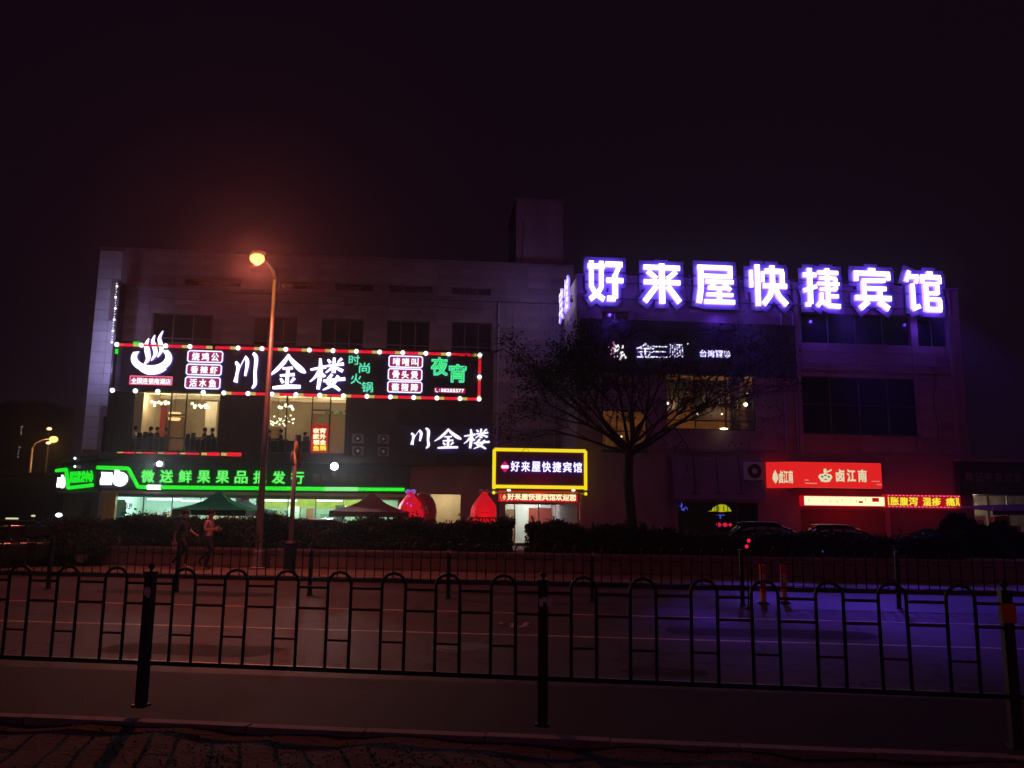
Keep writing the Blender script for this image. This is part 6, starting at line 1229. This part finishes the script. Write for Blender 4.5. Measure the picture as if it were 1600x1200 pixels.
# ================================================================== INFLATABLES
def inflatable(px, py0, py1, Yo, lab, fairy, claw):
    x, zt = WF.p(px, py0, Yo); t = thing('inflatable_figure', lab, 'inflatable', WF, (x, Yo, 0)); h = zt - .22; s = h / 2.75
    prof = [(.02, .45), (.42, .50), (.56, .8), (.63, 1.25), (.66, 1.6), (.62, 1.85), (.50, 2.1), (.32, 2.35), (.18, 2.52), (.13, 2.66)]
    bm2 = MB().lathe([(r_ * s * 1.02, z_ * s) for r_, z_ in prof], (x, Yo, 0), 48)
    bm2.v = [(x + (a - x) * (1 - .05 * abs(math.cos(6 * math.atan2(b_ - Yo, a - x))) ** 6), Yo + (b_ - Yo) * (1 - .05 * abs(math.cos(6 * math.atan2(b_ - Yo, a - x))) ** 6), c) for a, b_, c in bm2.v]; part('body', bm2, M['g_inflate'], t, smooth=True)
    part('belt', MB().lathe([(.655 * s, 1.38 * s), (.685 * s, 1.42 * s), (.67 * s, 1.46 * s)], (x, Yo, 0), 32), mat('seam_red', (.25, .01, .02), .5), t); part('smile', MB().tube([(x + .2 * s * math.sin(a), Yo - .66 * s, (1.72 - .08 * math.cos(a)) * s) for a in (-1, -.5, 0, .5, 1)], .015, 5), mat('eye_dark', (.08, .0, .01), .5), t)
    part('guy_rope', MB().tube([(x - .2 * s, Yo, 2.4 * s), (x - 1.1, Yo + .5, 0)], .01, 4), M['frame'], t)
    for sx in (-1, 1):
        part('leg', MB().tube([(x + sx * .26 * s, Yo, .02), (x + sx * .27 * s, Yo, .25 * s), (x + sx * .25 * s, Yo, .7 * s)], [.2 * s, .21 * s, .24 * s], 12), M['g_inflate'], t, smooth=True)
        part('bow_loop', MB().ball((x + sx * .13 * s, Yo, 2.68 * s), .13 * s, 12, 8, (1, .6, .9)), mat('bow_pale', (.6, .5, .52), .6) if not fairy else glow('bow_violet', (.25, .12, .62), .8), t, smooth=True)
        part('eye', MB().ball((x + sx * .18 * s, Yo - .55 * s, 1.45 * s), .05 * s, 8, 6), mat('eye_dark', (.08, .0, .01), .5), t)
    mr = mat('claw_red', (.42, .02, .03), .5)
    part('arm', MB().tube([(x - .52 * s, Yo, 1.5 * s), (x - .72 * s, Yo - .1, 1.25 * s), (x - .66 * s, Yo - .2, .95 * s)], [.14 * s, .13 * s, .11 * s], 10), mr, t, smooth=True)
    if claw:
        pts = [(x + (.45 + .50 * math.sin(a)) * s, Yo + .1, (1.62 + .82 * math.cos(a)) * s) for a in np.linspace(-.25, math.pi * .93, 10)]; part('raised_claw', MB().tube(pts, [.16 * s, .24 * s, .30 * s, .34 * s, .36 * s, .36 * s, .33 * s, .28 * s, .2 * s, .08 * s], 12), mr, t, smooth=True)
        for dx, a in ((.5, .25), (.72, .05)): part('claw_tooth', MB().tube([(x + dx * s, Yo - .32, 1.85 * s), (x + (dx + .06) * s, Yo - .34, 2.0 * s), (x + (dx + a * .3 + .16) * s, Yo - .34, 1.62 * s)], [.07 * s, .05 * s, .03 * s], 8), mat('tooth_cream', (.7, .62, .42), .6), t, smooth=True)
    else: part('arm', MB().tube([(x + .5 * s, Yo, 1.5 * s), (x + .75 * s, Yo, 1.2 * s), (x + .85 * s, Yo, .9 * s)], [.14 * s, .13 * s, .12 * s], 10), mr, t, smooth=True)
    if fairy:
        for a, z_ in ((-.6, 1.5), (-.25, 1.55), (-.12, 2.1), (.1, 1.28), (.6, 1.45), (-.35, .62), (.25, .65), (.62, .45), (.6, .7), (-.5, .2), (-.05, 2.45), (.05, 2.0)): part('fairy_light', MB().ball((x + a * s, Yo - .6 * s, z_ * s), .035, 8, 6), M['g_purple'], t)
    else:
        for a, z_ in ((-.5, .5), (.5, .75), (.55, .35)): part('fairy_light', MB().ball((x + a * s, Yo - .55 * s, z_ * s), .03, 8, 6), M['g_purple'], t)
    lamp('inflatable_light', 'POINT', WF.w(x, Yo - .9, 1.6), 7, (1, .01, .03), size=.5)
inflatable(642, 759, 812, -4.6, 'red lit inflatable crayfish with violet fairy lights, right of the red canopy', True, True)
inflatable(757, 759, 812, -4.2, 'plain red lit inflatable figure with a pale bow, left of the hotel entrance', False, False)

# ================================================================== FAR LEFT BACKGROUND
ft_ = thing('far_tower', 'very distant dark apartment tower with a few tiny lit windows at the far left', 'building', WORLD, (-148, 250, 0)); part('wall', MB().box(-158, -140, 250, 262, -.03, 34), mat('far_wall', (.03, .028, .03), .9), ft_); part('roof', MB().box(-156, -142, 252, 260, 34.01, 35), M['roof'], ft_)
fw_ = mat('far_window', (.02, .02, .02), .5, emit=(.16, .14, .11), es=1.0, sample=False)
for px, py in ((33, 667), (33, 671), (33, 675), (33, 678), (30, 699), (29, 704), (28, 709), (28, 714), (35, 667), (31, 699)): q = dpt(px, py, 249.9); part('window', MB().box(q.x - .18, q.x + .18, 249.9, 249.99, q.z - .2, q.z + .2), fw_, ft_)
q = dpt(47, 736, 70); p2 = dpt(52, 700, 70); street_lamp((q.x, 70, 0), (q.x, 70, p2.z), tuple(dpt(84, 685, 70)), 'distant street lamp glowing orange at the far left, largest of three lights', r=(.15, .08), bowl=.27)
hq = dpt(84, 685, 70)
for px, py, r_, lab in ((77, 670, .16, 'small upper light of the distant orange lamp cluster'), (76, 692, .16, 'small lower light of the distant orange lamp cluster')):
    q = dpt(px, py, 72); t = thing('distant_lamp', lab, 'street lamp', WORLD, tuple(q)); part('lamp_face', MB().ball(tuple(q), r_, 8, 6, (1.5, 1, .8)), mat('pale_orange_lamp', (.02, .02, .02), .5, emit=(1, .6, .3), es=2.2, sample=False), t); part('pole', MB().tube([(q.x, q.y, 0), (q.x, q.y, q.z)], .06, 6), M['frame'], t)
lamp('distant_lamp_light', 'POINT', (hq.x, hq.y - .3, hq.z - .6), 220, (1, .42, .10), size=.3)
q = dpt(92, 805, 38); t = thing('shop_lamp', 'white lamp low beside the corner shop at the left', 'lamp', WORLD, tuple(q)); part('lamp_face', MB().ball(tuple(q), .12, 10, 8, (1.3, 1, .9)), M['g_bulb'], t); part('post', MB().tube([(q.x, q.y, 0), tuple(q)], .03, 6), M['frame'], t)
q = dpt(18, 810, 40); t = thing('light_bar', 'thin pale horizontal light bar above the dark car at the far left', 'lamp', WORLD, tuple(q)); part('bar', MB().box(q.x - .28, q.x + .3, q.y, q.y + .05, q.z - .04, q.z + .03), M['g_cream'], t); part('stand', MB().box(q.x - .03, q.x + .03, q.y + .05, q.y + .1, 0, q.z + .05), M['frame'], t)
q = dpt(52, 806, 40); t = thing('small_lamp', 'tiny white lamp above the rear of the dark car at the far left', 'lamp', WORLD, tuple(q)); part('lamp_face', MB().ball(tuple(q), .07, 8, 6, (1.6, 1, .7)), M['g_cream'], t); part('post', MB().tube([(q.x, q.y, 0), tuple(q)], .03, 6), M['frame'], t)
# distant low wall and trees closing the side street
fl = thing('distant_shed', 'low dark shed closing the side street at the far left', 'building', WORLD, (-42, 62, 0)); part('wall', MB().box(-60, -34, 62, 66, -.03, 4.2), mat('shed_wall', (.06, .055, .05), .9, noise=.3), fl); part('roof', MB().box(-60.3, -33.7, 61.7, 66.3, 4.201, 4.4), M['roof'], fl); part('door', MB().box(-45, -42, 61.93, 61.999, 0, 2.6), M['frame'], fl)
for i, (x, y, h, w, lab) in enumerate(((-37, 56, 5.6, 4.2, 'dark round tree beyond the dark car, nearest the corner shop'), (-43, 60, 6.4, 5, 'dark round tree at the far left below the orange lamps'))):
    t = thing('distant_tree', lab, 'tree', WORLD, (x, y, 0)); n = 9000; v = RNG.normal(size=(n, 3)); v /= np.linalg.norm(v, axis=1)[:, None]; r_ = RNG.random(n) ** .4 + .12 * np.sin(v[:, 0] * 6) * np.sin(v[:, 2] * 5); P = v * r_[:, None] * np.array([w / 2, w / 2, h * .32]) + np.array([0, 0, h * .66])
    o = bpy.data.objects.new('crown', np_quads('crown', leaves(n, P, .12), M['leaf'])); COL.objects.link(o); o.parent = t; me = MB().tube([(0, 0, 0), (.1, 0, h * .4), (0, 0, h * .7)], [.2, .15, .08], 8).mesh('trunk', M['bark']); o = bpy.data.objects.new('trunk', me); COL.objects.link(o); o.parent = t

# ================================================================== NIGHT HAZE, thin volume added to give the lamps a glow
hm = bpy.data.materials.new('glow_haze'); hm.use_nodes = True; nt = hm.node_tree; nt.nodes.remove(nt.nodes['Principled BSDF']); pvn = nt.nodes.new('ShaderNodeVolumePrincipled'); pvn.inputs['Color'].default_value = (.8, .78, .8, 1); pvn.inputs['Density'].default_value = 0.0007; pvn.inputs['Anisotropy'].default_value = .88
nt.links.new(pvn.outputs[0], nt.nodes['Material Output'].inputs['Volume'])
HAZE = True
if HAZE: single('glow_haze', MB().box(-170, 70, -12, 275, -1.15, 37), hm, WORLD, kind='stuff')
